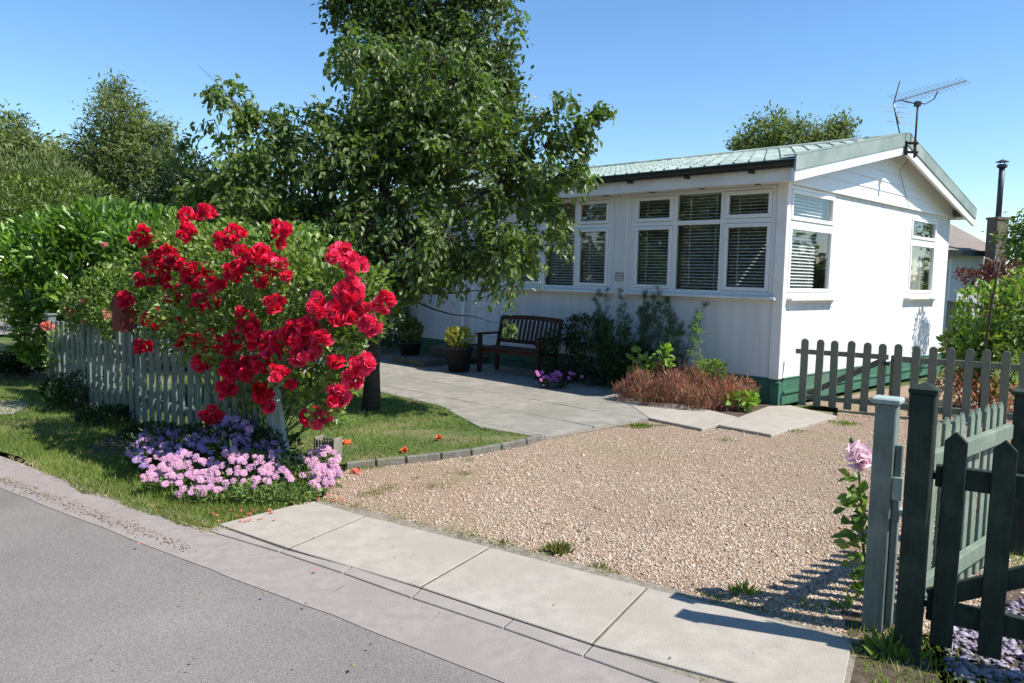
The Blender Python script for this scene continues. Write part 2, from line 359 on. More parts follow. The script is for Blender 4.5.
# footpath slabs
slabs = [((311,504),(364.5,519.7),(288,552),(219,528)), ((366,520),(489,551),(420,591),(290,552.6)),
         ((491,551.6),(646,592),(591,648.5),(422,592)), ((648,592.6),(852,645),(838,716),(593.5,649.5))]
for k, q in enumerate(slabs):
    pts = P2(*q); b = MB(); zt = .024
    b.prism(pts if (pts[1]-pts[0]).cross(pts[2]-pts[1]).z > 0 else pts[::-1], -.05, zt)
    o = b.build('footpath_slab', M['slab'], bevel=.003); o['kind'] = 'structure'
# kerb strip between slabs and channel
ka = P2((216,529),(284.5,553),(352,571),(421,593),(513,624),(592,650.5),(700,686)); kb = P2((209,534),(279,555),(343,576.5),(412,601.5),(503,632),(583,660.5),(690,699))
ka.append(ka[-1]+RD*3); kb.append(kb[-1]+RD*3)
for i in range(len(ka)-1):
    A1, A2, B2, B1 = ka[i], ka[i+1], kb[i+1], kb[i]
    g1 = (A2-A1).normalized()*.004
    b = MB(); b.prism([B1+g1, B2-g1, A2-g1, A1+g1], -.05, .0215); o = b.build('kerb_stone', M['kerb'], bevel=.003); o['kind'] = 'structure'
# under-slab bedding and rough haunch behind the slabs
hb = P2((300,500),(330,502),(400,516),(430,522),(489,537),(560,556),(646,582),(698,596),(800,622),(870,640))
hf = P2((209,534),(282.5,556),(379,588.5),(513,635.5),(700,700),(900,760))
sheet('slab_bedding', P2((318,502),(360,510),(430,528),(489,542),(560,561),(646,584),(698,598),(800,625),(860,642),(843,716),(700,700),(513,634),(421,601),(352,579),(282,555),(212,534),(219,528)), .013, M['haunch'])
sheet('joint_filling', P2((314,506),(489,552.5),(646,593),(849,645.5),(838,714),(592,649),(420,592),(288,552),(222,529)), .021, M['jointdirt'])
sheet('kerb_bedding', P2((219,530),(288,553),(420,592.5),(592,650),(690,682),(683,694),(583,658.5),(503,630),(412,599.5),(343,574.5),(279,553),(212,533)), .0185, M['jointdirt'])
# gravel drive: one sheet, patio, lawn, bed
gravel_poly = P2((318,503),(350,466),(405,464),(470,456),(541,441),(600,428),(650,421),(702,432),(722,428),(771,438),(837,419),(838,408),(800,404))+[Vector((7.5,13.2,0)),Vector((9.5,10,0)),Vector((6,2.5,0)),Vector((2.4,2.7,0))]+P2((870,652),(800,630),(646,589),(489,548),(364,518))
sheet('gravel_drive', gravel_poly, .004, M['gravelbase'])
def shrink(pts, d):
    c = sum(pts, Vector())/len(pts); return [p+(c-p).normalized()*d for p in pts]
sheet('patio_bedding', P2((541,441),(652,421),(624,402))+[Vector(t) for t in ((3.1,9.6,0),(-6.0,19,0))]+P2((200,345),(300,386),(385,396),(480,432)), .010, M['haunch'])
def clip(poly, x0, x1, y0, y1):
    for ax_, lim, sg in ((0,x0,1),(0,x1,-1),(1,y0,1),(1,y1,-1)):
        out = []
        for i in range(len(poly)):
            a, c = poly[i-1], poly[i]; da, dc = (a[ax_]-lim)*sg, (c[ax_]-lim)*sg
            if (da >= 0) != (dc >= 0): t = da/(da-dc); out.append((a[0]+(c[0]-a[0])*t, a[1]+(c[1]-a[1])*t))
            if dc >= 0: out.append(c)
        poly = out
        if len(poly) < 3: return []
    return poly
PM = Matrix.Translation((3.34,9.72,0))@Matrix.Rotation(R(44.6), 4, 'Z'); PI_ = PM.inverted()
ppoly = [(PI_@p) for p in P2((541,440),(600,428),(650,420.5),(628,404))]+[Vector((-.45,1.6,0)),Vector((-.05,2.0,0)),Vector((-.05,11,0)),Vector((-5.2,11,0))]+[PI_@p for p in P2((345,384),(385,395),(440,408),(480,430))]
ppoly = [(p[0],p[1]) for p in ppoly]
for i in range(7):
    for j in range(-1, 14):
        x0, y0 = -4.55+i*.76, j*.92+.46*(i % 2)
        c = clip(ppoly, x0+.005, x0+.755, y0+.005, y0+.915)
        if len(c) < 3: continue
        b = MB(); b.m = PM; pts = [Vector((q[0],q[1],0)) for q in c]
        if sum(pts[k-1].x*pts[k].y-pts[k].x*pts[k-1].y for k in range(len(pts))) < 0: pts = pts[::-1]
        b.prism(pts, -.04, .03+random.uniform(-.0025,.0025)); o = b.build('patio_slab', M['patio'], bevel=.004); o['kind'] = 'structure'
for q in (((649,421),(702,432),(740,420.6),(690,408),(624,403)), ((718,428),(771,438),(837,419),(790,408),(768,409))):
    pts = P2(*q); b = MB()
    if (pts[1]-pts[0]).cross(pts[2]-pts[1]).z < 0: pts = pts[::-1]
    b.prism(pts, -.04, .036); o = b.build('patio_slab', M['slab'], bevel=.006); o['kind'] = 'structure'
lawn_px = ((340,467),(405,461),(470,453),(520,445),(538,439),(480,430),(440,407),(385,394),(345,385),(300,374),(270,363),(180,380),(200,430))
lawn_poly = P2(*lawn_px)
sheet('lawn', lawn_poly, .02, M['turf'])
edge = P2((345,470),(375,467),(405,464),(440,460),(470,456),(500,450.5),(525,445.5),(541,441))
b = MB()
for i in range(len(edge)-1):
    a_, c_ = edge[i], edge[i+1]; d_ = (c_-a_).normalized()*.006
    b.beam(a_+d_+Vector((0,0,.02+random.uniform(-.006,.006))), c_-d_+Vector((0,0,.02)), .05, .09)
tag(b.build('lawn_edging', M['edgestone'], bevel=.008), None, None, None, 'structure')
# planting bed by the house corner, verge, slate bed, far lane and path
sheet('flower_bed', P2((598,400),(624,404),(690,409),(740,420),(768,411),(776,406))+[Vector((2.6,10.35,0)),Vector((0.6,12.3,0))]+P2((560,384),(560,392)), .018, M['soil'])
verge = P2((-80,425),(0,453),(20,458),(45,476),(60,481),(82,495),(110,500),(131,511),(160,519),(176,526),(212,534),(219,528),(311,503),(342,470),(300,470),(200,430),(120,400),(50,385),(-60,375),(-160,400))
vo = sheet('grass_verge', verge, .012, M['turf'])
sheet('side_path', P2((-40,404),(20,402),(30,407),(12,416),(-60,419)), .02, M['slab'])
sheet('side_lane', [(-40,12.5),(-11.4,16.9),(-9.5,19.5),(-12,26),(-50,22)], .0, M['asphalt'])
sheet('slate_bed', [(1.70,2.9),(3.4,2.0),(4.2,3.2),(2.75,4.0),(2.2,3.6),(1.8,3.3)], .012, M['soil'])
sheet('front_bed', P2((852,645),(838,716))+[Vector((1.9,2.5,0)),Vector((1.9,3.3,0)),Vector((1.6,3.62,0))], .012, M['soil'])

def in_poly(X, Y, poly):
    ins = np.zeros(len(X), bool); n = len(poly); j = n-1
    for i in range(n):
        xi, yi, xj, yj = poly[i][0], poly[i][1], poly[j][0], poly[j][1]
        c = ((yi > Y) != (yj > Y)) & (X < (xj-xi)*(Y-yi)/(yj-yi+1e-12)+xi); ins ^= c; j = i
    return ins
def scatter_px(x0, x1, y0, y1, n):
    """ground points even over the seen area"""
    x = rng.uniform(x0, x1, n); y = rng.uniform(y0, y1, n)
    v = (AX@np.stack([x-512, -(y-341.5), -F*np.ones(n)])); t = -EYE/v[2]
    return np.stack([v[0]*t, v[1]*t], 1)
def scatter(poly, n):
    p = np.array([(q[0], q[1]) for q in poly]); lo = p.min(0); hi = p.max(0); out = []
    while sum(map(len, out)) < n:
        c = rng.uniform(lo, hi, (n, 2)); out.append(c[in_poly(c[:,0], c[:,1], p)])
    return np.concatenate(out)[:n]
# gravel stones
OCT = np.array([(1,0,0),(0,1,0),(-1,0,0),(0,-1,0),(0,0,1),(0,0,-1)], float)
OT = np.array([(0,1,4),(1,2,4),(2,3,4),(3,0,4),(1,0,5),(2,1,5),(3,2,5),(0,3,5)])
def stones(name, XY, size, m, flat=.6, z=.004, label=None, cat=None):
    n = len(XY); s = size*rng.lognormal(0, .38, n)
    V = OCT[None]*(1+rng.uniform(-.3, .3, (n, 6, 1)))
    sc_ = np.stack([s, s*rng.uniform(.55,1,n), s*flat*rng.uniform(.6,1,n)], 1)[:, None]
    V = V*sc_; a = rng.uniform(0, 6.28, n); tl = rng.normal(0, .35, n)
    ca, sa = np.cos(a)[:,None], np.sin(a)[:,None]; ct, st_ = np.cos(tl)[:,None], np.sin(tl)[:,None]
    x, y, zz = V[...,0], V[...,1], V[...,2]
    x, zz = x*ct-zz*st_, x*st_+zz*ct
    x, y = x*ca-y*sa, x*sa+y*ca
    V = np.stack([x+XY[:,0:1], y+XY[:,1:2], zz+z+(s*flat*.35)[:,None]], -1).reshape(-1,3)
    T = ((np.arange(n)*6)[:,None,None]+OT[None]).reshape(-1,3)
    o = add_obj(name, np_mesh(name, V, T, m)); o['kind'] = 'stuff'
    if label: tag(o, label, cat)
    return o
gp = np.array([(q[0],q[1]) for q in gravel_poly])
g1 = scatter_px(318, 1030, 400, 655, 340000); g1 = g1[in_poly(g1[:,0], g1[:,1], gp)]
noise = np.sin(g1[:,0]*3.1+g1[:,1]*1.7)*np.sin(g1[:,1]*2.3-g1[:,0])
# thinner near the path edge on the left, where soil and weeds show
edgef = np.clip((g1[:,0]*.563+g1[:,1]*.826-(at(489,550)[0]*.563+at(489,550)[1]*.826))/.9, 0, 1)
keep = rng.random(len(g1)) < (.35+.65*edgef**.6)*np.where(noise > .35, .5, 1)*np.where((g1[:,0] < -.2)&(g1[:,1] < 6.2), .55, 1)
g1 = g1[keep]
stones('gravel', g1, .0056, M['stone'], .6, .004, 'pink and buff gravel covering the drive in front of the bungalow', 'gravel')
slb = scatter([(1.75,2.95),(3.3,2.1),(3.9,3.1),(2.7,3.85),(2.2,3.5),(1.9,3.3)], 4500)
stones('slate_chippings', slb, .019, M['slate'], .25, .016, 'purple slate chippings behind the dark green gate', 'slate chippings')
# small debris on path and road
dp = scatter_px(0, 840, 470, 680, 90)
stones('path_debris', dp[:60], .006, M['debris'], .5, .03, 'small dark crumbs scattered on the footpath and road', 'debris')
dk = np.concatenate([np.array([[p.x, p.y] for p in [(L4[0].lerp(L4[2], t**1.3))+Vector((rng.normal(0,.03), rng.normal(0,.035)+.01, 0)) for t in rng.random(900)]])])
stones('gutter_grit', dk, .005, M['grit'], .5, .009, 'grit and dry crumbs gathered along the kerb line', 'grit')

# grass
def grass(name, XY, h, m, z, label, cat='grass', w=.006, lean=.5):
    n = len(XY); P = np.concatenate([XY, np.full((n,1), z)], 1)
    D = np.stack([rng.normal(0, lean, n), rng.normal(0, lean, n), np.ones(n)], 1)
    V, T = blade_arrays(P, D, h*rng.uniform(.4, 1.2, n), w*rng.uniform(.6,1.3,n))
    o = add_obj(name, np_mesh(name, V, T, m)); o['kind'] = 'stuff'; tag(o, label, cat); return o
lp = scatter(lawn_poly, 36000)
d1 = at(440,437); bare = np.hypot((lp[:,0]-d1.x)/.55, (lp[:,1]-d1.y)/.22)
lp = lp[(bare > 1) | (rng.random(len(lp)) < .25)]
grass('lawn_grass', lp, .035, M['grass'], .02, 'short mown green grass under the leafy tree', w=.007)
bare_px = P2((82,452),(108,438),(150,431),(172,438),(152,452),(112,459))
sheet('bare_ground', bare_px, .016, M['soil'])
vp = scatter_px(-20, 335, 380, 532, 70000); vp = vp[in_poly(vp[:,0], vp[:,1], np.array([(q[0],q[1]) for q in verge]))]
vp = vp[~in_poly(vp[:,0], vp[:,1], np.array([(q[0],q[1]) for q in bare_px])) | (rng.random(len(vp)) < .2)]
grass('verge_grass', vp, .05, M['grass'], .012, 'tufted green grass verge between the picket fence and the road', w=.006)
st_ = np.concatenate([np.array([[p.x+rng.normal(0,.035), p.y+rng.normal(0,.035)] for p in [L3[i].lerp(L3[i+1], rng.random())+Vector((.03,.05,0)) for i in rng.integers(0,5,70)]]) for _ in range(14)])
grass('dry_edge_grass', st_, .06, M['straw'], .012, 'dry straw coloured grass along the edge of the verge', w=.005, lean=1.6)
fb = scatter([(1.46,3.28),(1.4,2.7),(2.1,2.5),(2.0,3.1),(1.66,3.5)], 1300)
grass('gatepost_grass', fb, .05, M['grass'], .012, 'rough yellowing grass at the foot of the gate posts', w=.006, lean=.8)
gr2 = scatter([(2.5,4.2),(3.2,3.9),(3.6,4.6),(2.9,4.9)], 900)
grass('far_bed_grass', gr2, .05, M['grass'], .01, 'patch of grass among the gravel beyond the dark gate', w=.006, lean=.8)
ew = []
for (x0, y0, x1, y1, k) in ((345,473,541,445,26),(320,503,489,546,16),(489,546,860,640,16),(600,430,835,424,18),(360,500,420,480,8),(430,490,470,475,5)):
    for _ in range(k):
        t_ = random.random(); c_ = at(x0+(x1-x0)*t_, y0+(y1-y0)*t_-2); n_ = random.randint(15,60); r_ = random.uniform(.02,.07)
        ew.append(np.stack([rng.normal(c_.x, r_, n_), rng.normal(c_.y, r_, n_)], 1))
grass('edge_weeds', np.concatenate(ew), .028, M['mossy'], .008, 'sparse low weeds and moss along the edges of the gravel', 'weeds', w=.006, lean=1.0)
def tuft(x, y, r, n, h, m, label, group='weeds at the edge of the gravel'):
    p = at(x, y); t = thing('weed', label, 'weed', p, 0, group)
    Pn = np.stack([rng.normal(0, r*.5, n), rng.normal(0, r*.4, n), np.zeros(n)], 1)
    D = np.stack([Pn[:,0]/r+rng.normal(0,.4,n), Pn[:,1]/r+rng.normal(0,.4,n), np.ones(n)], 1)
    Nn = rng.normal(size=(n,3)); V, T = leaf_arrays(Pn, D, Nn, h*rng.uniform(.4,1.1,n), h*.16)
    add_obj('foliage', np_mesh('weed_foliage', V, T, m), t)
tuft(558,553,.05,260,.07,M['mossy'],'largest grassy weed at the middle of the path edge')
tuft(468,461,.06,40,.03,M['grass'],'weed below the lawn edging near its left end')
tuft(744,594,.05,50,.07,M['grass'],'small bright weed just left of the post shadow')
tuft(640,428,.09,90,.07,M['grass'],'weed where the patio slab meets the gravel')
tuft(500,545,.1,60,.04,M['grass'],'low weed on the rough mortar left of the biggest weed')
tuft(600,570,.07,40,.04,M['grass'],'small weed just right of the biggest weed')
tuft(790,432,.16,90,.05,M['grass'],'weed row between the corner slab and the gravel')
tuft(848,425,.12,90,.06,M['grass'],'weed under the left end of the back gate')
tuft(725,441,.12,60,.04,M['grass'],'weed below the joint between two corner slabs')
tuft(812,608,.1,40,.05,M['asterleaf'],'weed lying in the post shadow beside the pink poppy')
tuft(460,474,.12,60,.03,M['grass'],'flat weed patch on the gravel below the lawn corner')
tuft(893,655,.08,60,.12,M['brightleaf'],'broad leaved weed at the foot of the dark post')
# fallen petals
for (x, y, z, lab) in ((347,447,.03,'orange petal on lawn left of the others'),(440,443,.04,'bright orange petal in the middle of the lawn'),(356,474,.01,'peach petal on the gravel by the pink flowers'),(405,455,.03,'pale peach petal on the lawn edge')):
    n = 7; p = at(x, y); Pn = np.zeros((n,3)); a = rng.uniform(0, 6.28, n); D = np.stack([np.cos(a), np.sin(a), rng.uniform(.2,1.2,n)], 1)
    V, T = leaf_arrays(Pn, D, rng.normal(size=(n,3)), .05, .05, .3, .3)
    o = add_obj('fallen_petals', np_mesh('fallen_petals', V, T, M['orange' if y != 474 else 'peach'])); o.location = (p.x, p.y, z)
    tag(o, lab, 'petals', 'fallen petals')
pp = np.concatenate([scatter_px(215, 275, 514, 526, 32), scatter_px(295, 345, 492, 505, 25), scatter_px(60, 330, 530, 600, 2)])
n = len(pp); V, T = leaf_arrays(np.concatenate([pp, np.full((n,1), .034)], 1), np.concatenate([rng.normal(size=(n,2)), np.full((n,1), .05)], 1), np.tile([0,0,1.], (n,1)), .022, .02, .1)
o = add_obj('scattered_petals', np_mesh('scattered_petals', V, T, M['petal_fallen'])); tag(o, 'red rose petals scattered on the footpath below the bush', 'petals', kind='stuff')

# ------------------------------------------------------------------ the bungalow (local x = depth along the side wall, y = along the long front, z up)
HC = Vector((3.34, 9.72, 0)); HR = R(44.6)
H = thing('bungalow', 'white rendered bungalow with pale green roof and green painted base', 'bungalow', HC, HR)
HM = Matrix.Translation(HC)@Matrix.Rotation(HR, 4, 'Z')
HL, HWD, WT = 11.5, 6.25, 2.80
def hw(t, s, z=0): return HM@Vector((t, s, z))
def wall(name, axis, length, z0, z1, holes, mat_, thick=.1, mat_in=None, off=0.0, flip=False):
    """axis 'f': front wall on t=0 (outside -t), coordinates (s,z); 'g': side wall on s=0, coordinates (t,z)"""
    us = sorted({0, length, *[h[0] for h in holes], *[h[1] for h in holes]}); zs = sorted({z0, z1, *[h[2] for h in holes], *[h[3] for h in holes]})
    b = MB(); bi = MB()
    def Pq(u, z, d): return ((d, u, z) if axis == 'f' else (u, d, z))
    def hole(i, j):
        if i < 0 or j < 0 or i >= len(us)-1 or j >= len(zs)-1: return None
        cu, cz = (us[i]+us[i+1])/2, (zs[j]+zs[j+1])/2
        return any(h[0] < cu < h[1] and h[2] < cz < h[3] for h in holes)
    for i in range(len(us)-1):
        for j in range(len(zs)-1):
            if hole(i, j):
                continue
            u0, u1, a, c = us[i], us[i+1], zs[j], zs[j+1]
            q = [(u0,a),(u1,a),(u1,c),(u0,c)]
            b.add([Pq(u,z,off) for u,z in q], [(0,1,2,3)]); bi.add([Pq(u,z,off+thick) for u,z in q], [(0,1,2,3)])
            for (di, dj, e) in ((-1,0,((u0,a),(u0,c))),(1,0,((u1,a),(u1,c))),(0,-1,((u0,a),(u1,a))),(0,1,((u0,c),(u1,c)))):
                if hole(i+di, j+dj): b.add([Pq(*e[0],off),Pq(*e[1],off),Pq(*e[1],off+thick),Pq(*e[0],off+thick)], [(0,1,2,3)])
    o = b.build(name, mat_, H)
    bi.build('inner_wall', mat_in or M['interior'], H)
    return o
FW = [(.14,2.34,1.38,2.76),(2.72,4.80,1.38,2.76)]
SWN = [(.08,1.42,1.38,2.76),(4.3,5.58,1.38,2.70)]
wall('front_wall', 'f', HL, .33, WT, FW+[(4.98,5.80,.33,2.36)], M['clad'])
wall('side_wall', 'g', HWD, .33, WT, SWN, M['stucco'])
b = MB(); b.box(HWD-.1,HWD,.1,HL,.33,WT); b.box(.1,HWD-.1,HL-.1,HL,.33,WT); b.build('rear_wall', M['stucco'], H)
b = MB(); b.box(.101,HWD-.101,.101,HL-.101,.30,.36); b.build('floor', M['interior'], H)
b = MB(); b.box(.101,HWD-.101,.101,HL-.101,WT-.02,WT+.03); b.build('ceiling', M['interior'], H)
b = MB(); b.box(3.2,3.25,.11,HL-.11,.37,WT-.03); b.box(.11,3.19,4.85,4.9,.37,WT-.03); b.build('partition', M['interior'], H)
# smooth corner pilaster, wall base
b = MB(); b.box(-.03,.07,-.03,.11,.34,WT); b.build('corner_board', M['trim'], H, bevel=.006)
b = MB(); b.box(-.012,.02,.0,HL,.0,.325); b.box(.0,HWD,-.012,.02,.0,.325); b.box(-.045,.06,-.045,.08,0,.30)
b.box(-.03,.03,.081,HL,.14,.175); b.box(.061,HWD,-.035,.03,.14,.175)
b.box(-.02,.03,.081,HL,.325,.345); b.box(.061,HWD,-.022,.03,.325,.345); b.build('plinth', M['plinth'], H, bevel=.004)
# vertical cover strips on the long front
for s in (2.44,2.62,4.9,6.1,7.3,8.5,9.7):
    b = MB(); b.box(-.010,.0,s-.011,s+.011,.35,1.31 if s in (3.9,.8,1.6) else 2.74); b.build('cover_strip', M['trim'], H)
# windows
def fr(b, axis, u0, u1, z0, z1, w, d0, d1):
    def bx(a, c, e, f):
        if axis == 'f': b.box(d0, d1, a, c, e, f)
        else: b.box(a, c, d0, d1, e, f)
    bx(u0,u1,z0,z0+w); bx(u0,u1,z1-w,z1); bx(u0,u0+w,z0+w,z1-w); bx(u1-w,u1,z0+w,z1-w)
def pane(axis, u0, u1, z0, z1, d, par):
    b = MB()
    if axis == 'f': b.add([(d,u0,z0),(d,u1,z0),(d,u1,z1),(d,u0,z1)], [(0,1,2,3)])
    else: b.add([(u0,d,z0),(u1,d,z0),(u1,d,z1),(u0,d,z1)], [(0,1,2,3)])
    return b.build('glass_pane', M['glass'], par)
def blind(axis, u0, u1, z0, z1, d, par, tilt=25, sp=.043):
    b = MB(); z = z1-.03
    wv = .024*math.cos(R(tilt)); hv = .024*math.sin(R(tilt))
    while z > z0+.02:
        if axis == 'f': b.add([(d-wv,u0,z-hv),(d-wv,u1,z-hv),(d+wv,u1,z+hv),(d+wv,u0,z+hv)], [(0,1,2,3)])
        else: b.add([(u0,d-wv,z-hv),(u1,d-wv,z-hv),(u1,d+wv,z+hv),(u0,d+wv,z+hv)], [(0,1,2,3)])
        z -= sp
    for u in (u0+.12, u1-.12):
        if axis == 'f': b.box(d-.003,d+.003,u-.003,u+.003,z0+.02,z1)
        else: b.box(u-.003,u+.003,d-.003,d+.003,z0+.02,z1)
    if axis == 'f': b.box(d-.02,d+.02,u0,u1,z1-.03,z1)
    else: b.box(u0,u1,d-.02,d+.02,z1-.03,z1)
    return b.build('blind', M['slat'], par)
def window(axis, cols, z0, z1, zt, sashes, blinds=True):
    b = MB(); u0, u1 = cols[0], cols[-1]
    fr(b, axis, u0, u1, z0, z1, .045, .0, .07)
    for u in cols[1:-1]:
        if axis == 'f': b.box(.002,.068,u-.03,u+.03,z0+.045,z1-.045)
        else: b.box(u-.03,u+.03,.002,.068,z0+.045,z1-.045)
    for i in range(len(cols)-1):
        a = cols[i]+(.045 if i == 0 else .03); c = cols[i+1]-(.045 if i == len(cols)-2 else .03)
        if axis == 'f': b.box(.004,.066,a,c,zt-.03,zt+.03)
        else: b.box(a,c,.004,.066,zt-.03,zt+.03)
    w = b.build('window', M['upvc'], H, bevel=.004)
    
    for i in range(len(cols)-1):
        a = cols[i]+(.045 if i == 0 else .03); c = cols[i+1]-(.045 if i == len(cols)-2 else .03)
        for (e, f, s_) in ((z0+.045, zt-.03, sashes[i]), (zt+.03, z1-.045, sashes[i])):
            if s_:
                sb = MB(); fr(sb, axis, a+.003, c-.003, e+.003, f-.003, .05, -.012, .045); sb.build('sash', M['upvc'], w, bevel=.005)
                pane(axis, a+.053, c-.053, e+.053, f-.053, .018, w)
            else: pane(axis, a, c, e, f, .03, w)
    return w
w1 = window('f', [.14,.88,1.62,2.34], 1.38, 2.76, 2.33, [1,0,1])
w2 = window('f', [2.72,3.41,4.10,4.80], 1.38, 2.76, 2.33, [1,0,1])
for w, cs in ((w1,[.14,.88,1.62,2.34]),(w2,[2.72,3.41,4.10,4.80])):
    for i in range(3): blind('f', cs[i]+.05, cs[i+1]-.05, 1.42, 2.74, .14, w, 18)
w3 = window('g', [.08,1.42], 1.38, 2.76, 2.30, [1]); blind('g', .14, 1.12, 1.42, 2.24, .13, w3, 38); blind('g', .14, 1.36, 2.32, 2.74, .13, w3, 38)
w4 = window('g', [4.3,5.58], 1.38, 2.70, 2.28, [1])
b = MB(); k = 60; vs = []
for i in range(k+1):
    u = 4.36+1.14*i/k; d = .15+.02*math.sin(i*1.3)+.008*math.sin(i*.5); vs += [(u,d,1.4),(u,d,2.27)]
b.add(vs, [(2*i,2*i+2,2*i+3,2*i+1) for i in range(k)], True); b.build('curtain', M['curtain'], w4)
for (axis, u0, u1) in (('f',.05,2.42),('f',2.6,4.92),('g',-.02,1.48),('g',4.2,5.66)):
    b = MB()
    if axis == 'f': b.box(-.10,.0,u0,u1,1.325,1.36); b.box(-.02,.0,u0,u1,1.29,1.325)
    else: b.box(u0 if u0 > 0 else .07,u1,-.10,.0,1.325,1.36); b.box(max(u0,.07),u1,-.02,.0,1.29,1.325)
    b.build('window_sill', M['trim'], H, bevel=.005)
# door
b = MB(); fr(b, 'f', 4.98, 5.80, .34, 2.36, .05, -.01, .07); d0 = b.build('door_frame', M['upvc'], H, bevel=.004)
b = MB(); b.box(.02,.06,5.03,5.75,.39,2.31)
dr = b.build('door', M['door'], H, bevel=.004)
b = MB()
for (a, c) in ((5.10,5.36),(5.42,5.68)):
    for (e, f) in ((.5,1.0),(1.12,1.62),(1.72,2.2)): fr(b, 'f', a, c, e, f, .018, .008, .0195)
b.build('door_panel', M['door'], dr, bevel=.003)
b = MB(); b.box(-.015,.02,5.09,5.11,1.06,1.2); b.beam((-.03,5.1,1.13),(-.03,5.2,1.13),.018,.018); b.beam((-.03,5.1,1.13),(.02,5.1,1.13),.015,.015); b.build('door_handle', M['alu'], dr)
b = MB(); b.tube([(-.07,5.95,2.78),(-.07,5.95,.14),(-.12,5.95,.06)], .034, 10); b.build('downpipe', M['upvc'], H)
b = MB(); b.box(-.012,.0,2.45,2.60,1.52,1.64); pq = b.build('plaque', M['plaque'], H)
b = MB()
for z in (1.605,1.565,1.535): b.box(-.016,-.0125,2.47,2.58,z,z+.012)
b.build('plaque_line', M['trim'], pq)
# gable cladding: shiplap boards
AP, TE, SLO = 3.125, .42, .24    # apex position, eave overhang, slope
def prof(t, side=None):
    left = (t <= AP) if side is None else side == 0
    return WT+.27+.213*t if left else WT+.19+.2386*(HWD-t)
def rz(t): return prof(t)-.03  # underside of the roof sheet
b = MB(); z = WT; zlim = rz(AP)-.03
while z < zlim:
    z2 = min(z+.145, rz(AP)-.02)
    for s0_ in (-.035,):
        a = max((z-WT-.23)/.213, 0); c = max((z2-WT-.23)/.213, 0); a2 = max((z-WT-.15)/.2386, 0); c2_ = max((z2-WT-.15)/.2386, 0); zz0 = z
        b.add([(a,s0_,zz0),(HWD-a2,s0_,zz0),(HWD-c2_,s0_+.012,z2),(c,s0_+.012,z2)], [(0,1,2,3)])
        b.add([(a,s0_,zz0),(HWD-a2,s0_,zz0),(HWD-a2,s0_+.02,zz0),(a,s0_+.02,zz0)], [(3,2,1,0)])
    z = z2+.0
b.box(-.02,HWD+.02,-.045,.0,WT-.035,WT+.004)
b.build('gable_cladding', M['upvc'], H)
b = MB(); b.add([(0,.02,WT),(HWD,.02,WT),(HWD,.02,rz(HWD)),(AP,.02,rz(AP)),(0,.02,rz(0))],[(0,1,2,3,4)]); b.build('gable_wall', M['trim'], H)
# roof sheet in courses with ribs
S0, S1 = -.27, HL+.25
def roofz(t): return prof(t)
b = MB(); nc = 9
for side in (0, 1):
    for i in range(nc):
        ta = -TE+(AP+TE)*i/nc; tb = -TE+(AP+TE)*(i+1)/nc+.02
        f = (lambda t: t) if side == 0 else (lambda t: HWD-t)
        za, zb = prof(f(ta),side)+.018, prof(f(tb),side)
        b.add([(f(ta),S0,za),(f(ta),S1,za),(f(tb),S1,zb),(f(tb),S0,zb),(f(ta),S0,za-.026),(f(ta),S1,za-.026)], [(0,1,2,3),(0,1,5,4)])
        s = S0+.16
        while s < S1:
            b.add([(f(ta-.008),s-.022,za),(f(ta-.008),s+.022,za),(f(ta-.008),s,za+.028),(f(tb),s-.022,zb),(f(tb),s+.022,zb),(f(tb),s,zb+.02)], [(0,1,2),(0,2,5,3),(1,4,5,2)])
            s += .205
roof = b.build('roof', M['roof'], H)
b = MB(); b.tube([(AP,S0-.02,roofz(AP)+.01),(AP,S1,roofz(AP)+.01)], .055, 10); b.build('ridge_cap', M['roof'], roof)
b = MB()   # timber underside
for sd0, tt in ((0,-TE+.1),(1,HWD+TE-.1)):
    b.add([(tt,S0+.03,prof(tt,sd0)-.05),(AP,S0+.03,prof(AP,sd0)-.05),(AP,S1,prof(AP,sd0)-.05),(tt,S1,prof(tt,sd0)-.05)], [(0,1,2,3)])
b.build('soffit', M['trim'], roof)
# verge: green flashing over a white barge board
for side in (0, 1):
    f = (lambda t: t) if side == 0 else (lambda t: HWD-t)
    def strip(lo, hi, y0, y1, te=TE):
        b = MB(); t0, t1 = -te, AP
        q = [(f(t0),prof(f(t0),side)+lo),(f(t1),prof(f(t1),side)+lo),(f(t1),prof(f(t1),side)+hi),(f(t0),prof(f(t0),side)+hi)]
        vs = [(t,y0,z) for t,z in q]+[(t,y1,z) for t,z in q]
        return b.add(vs, [(0,1,2,3),(4,7,6,5),(0,4,5,1),(2,6,7,3),(1,5,6,2),(3,7,4,0)])
    strip(-.125, .055, S0-.03, S0-.004).build('verge_flashing', M['flash'], roof)
    b = strip(.05, .062, S0-.034, S0+.13); b.build('verge_flashing', M['flash'], roof)
    strip(-.25, -.10, S0-.012, S0+.03, TE-.02).build('barge_board', M['upvc'], roof)
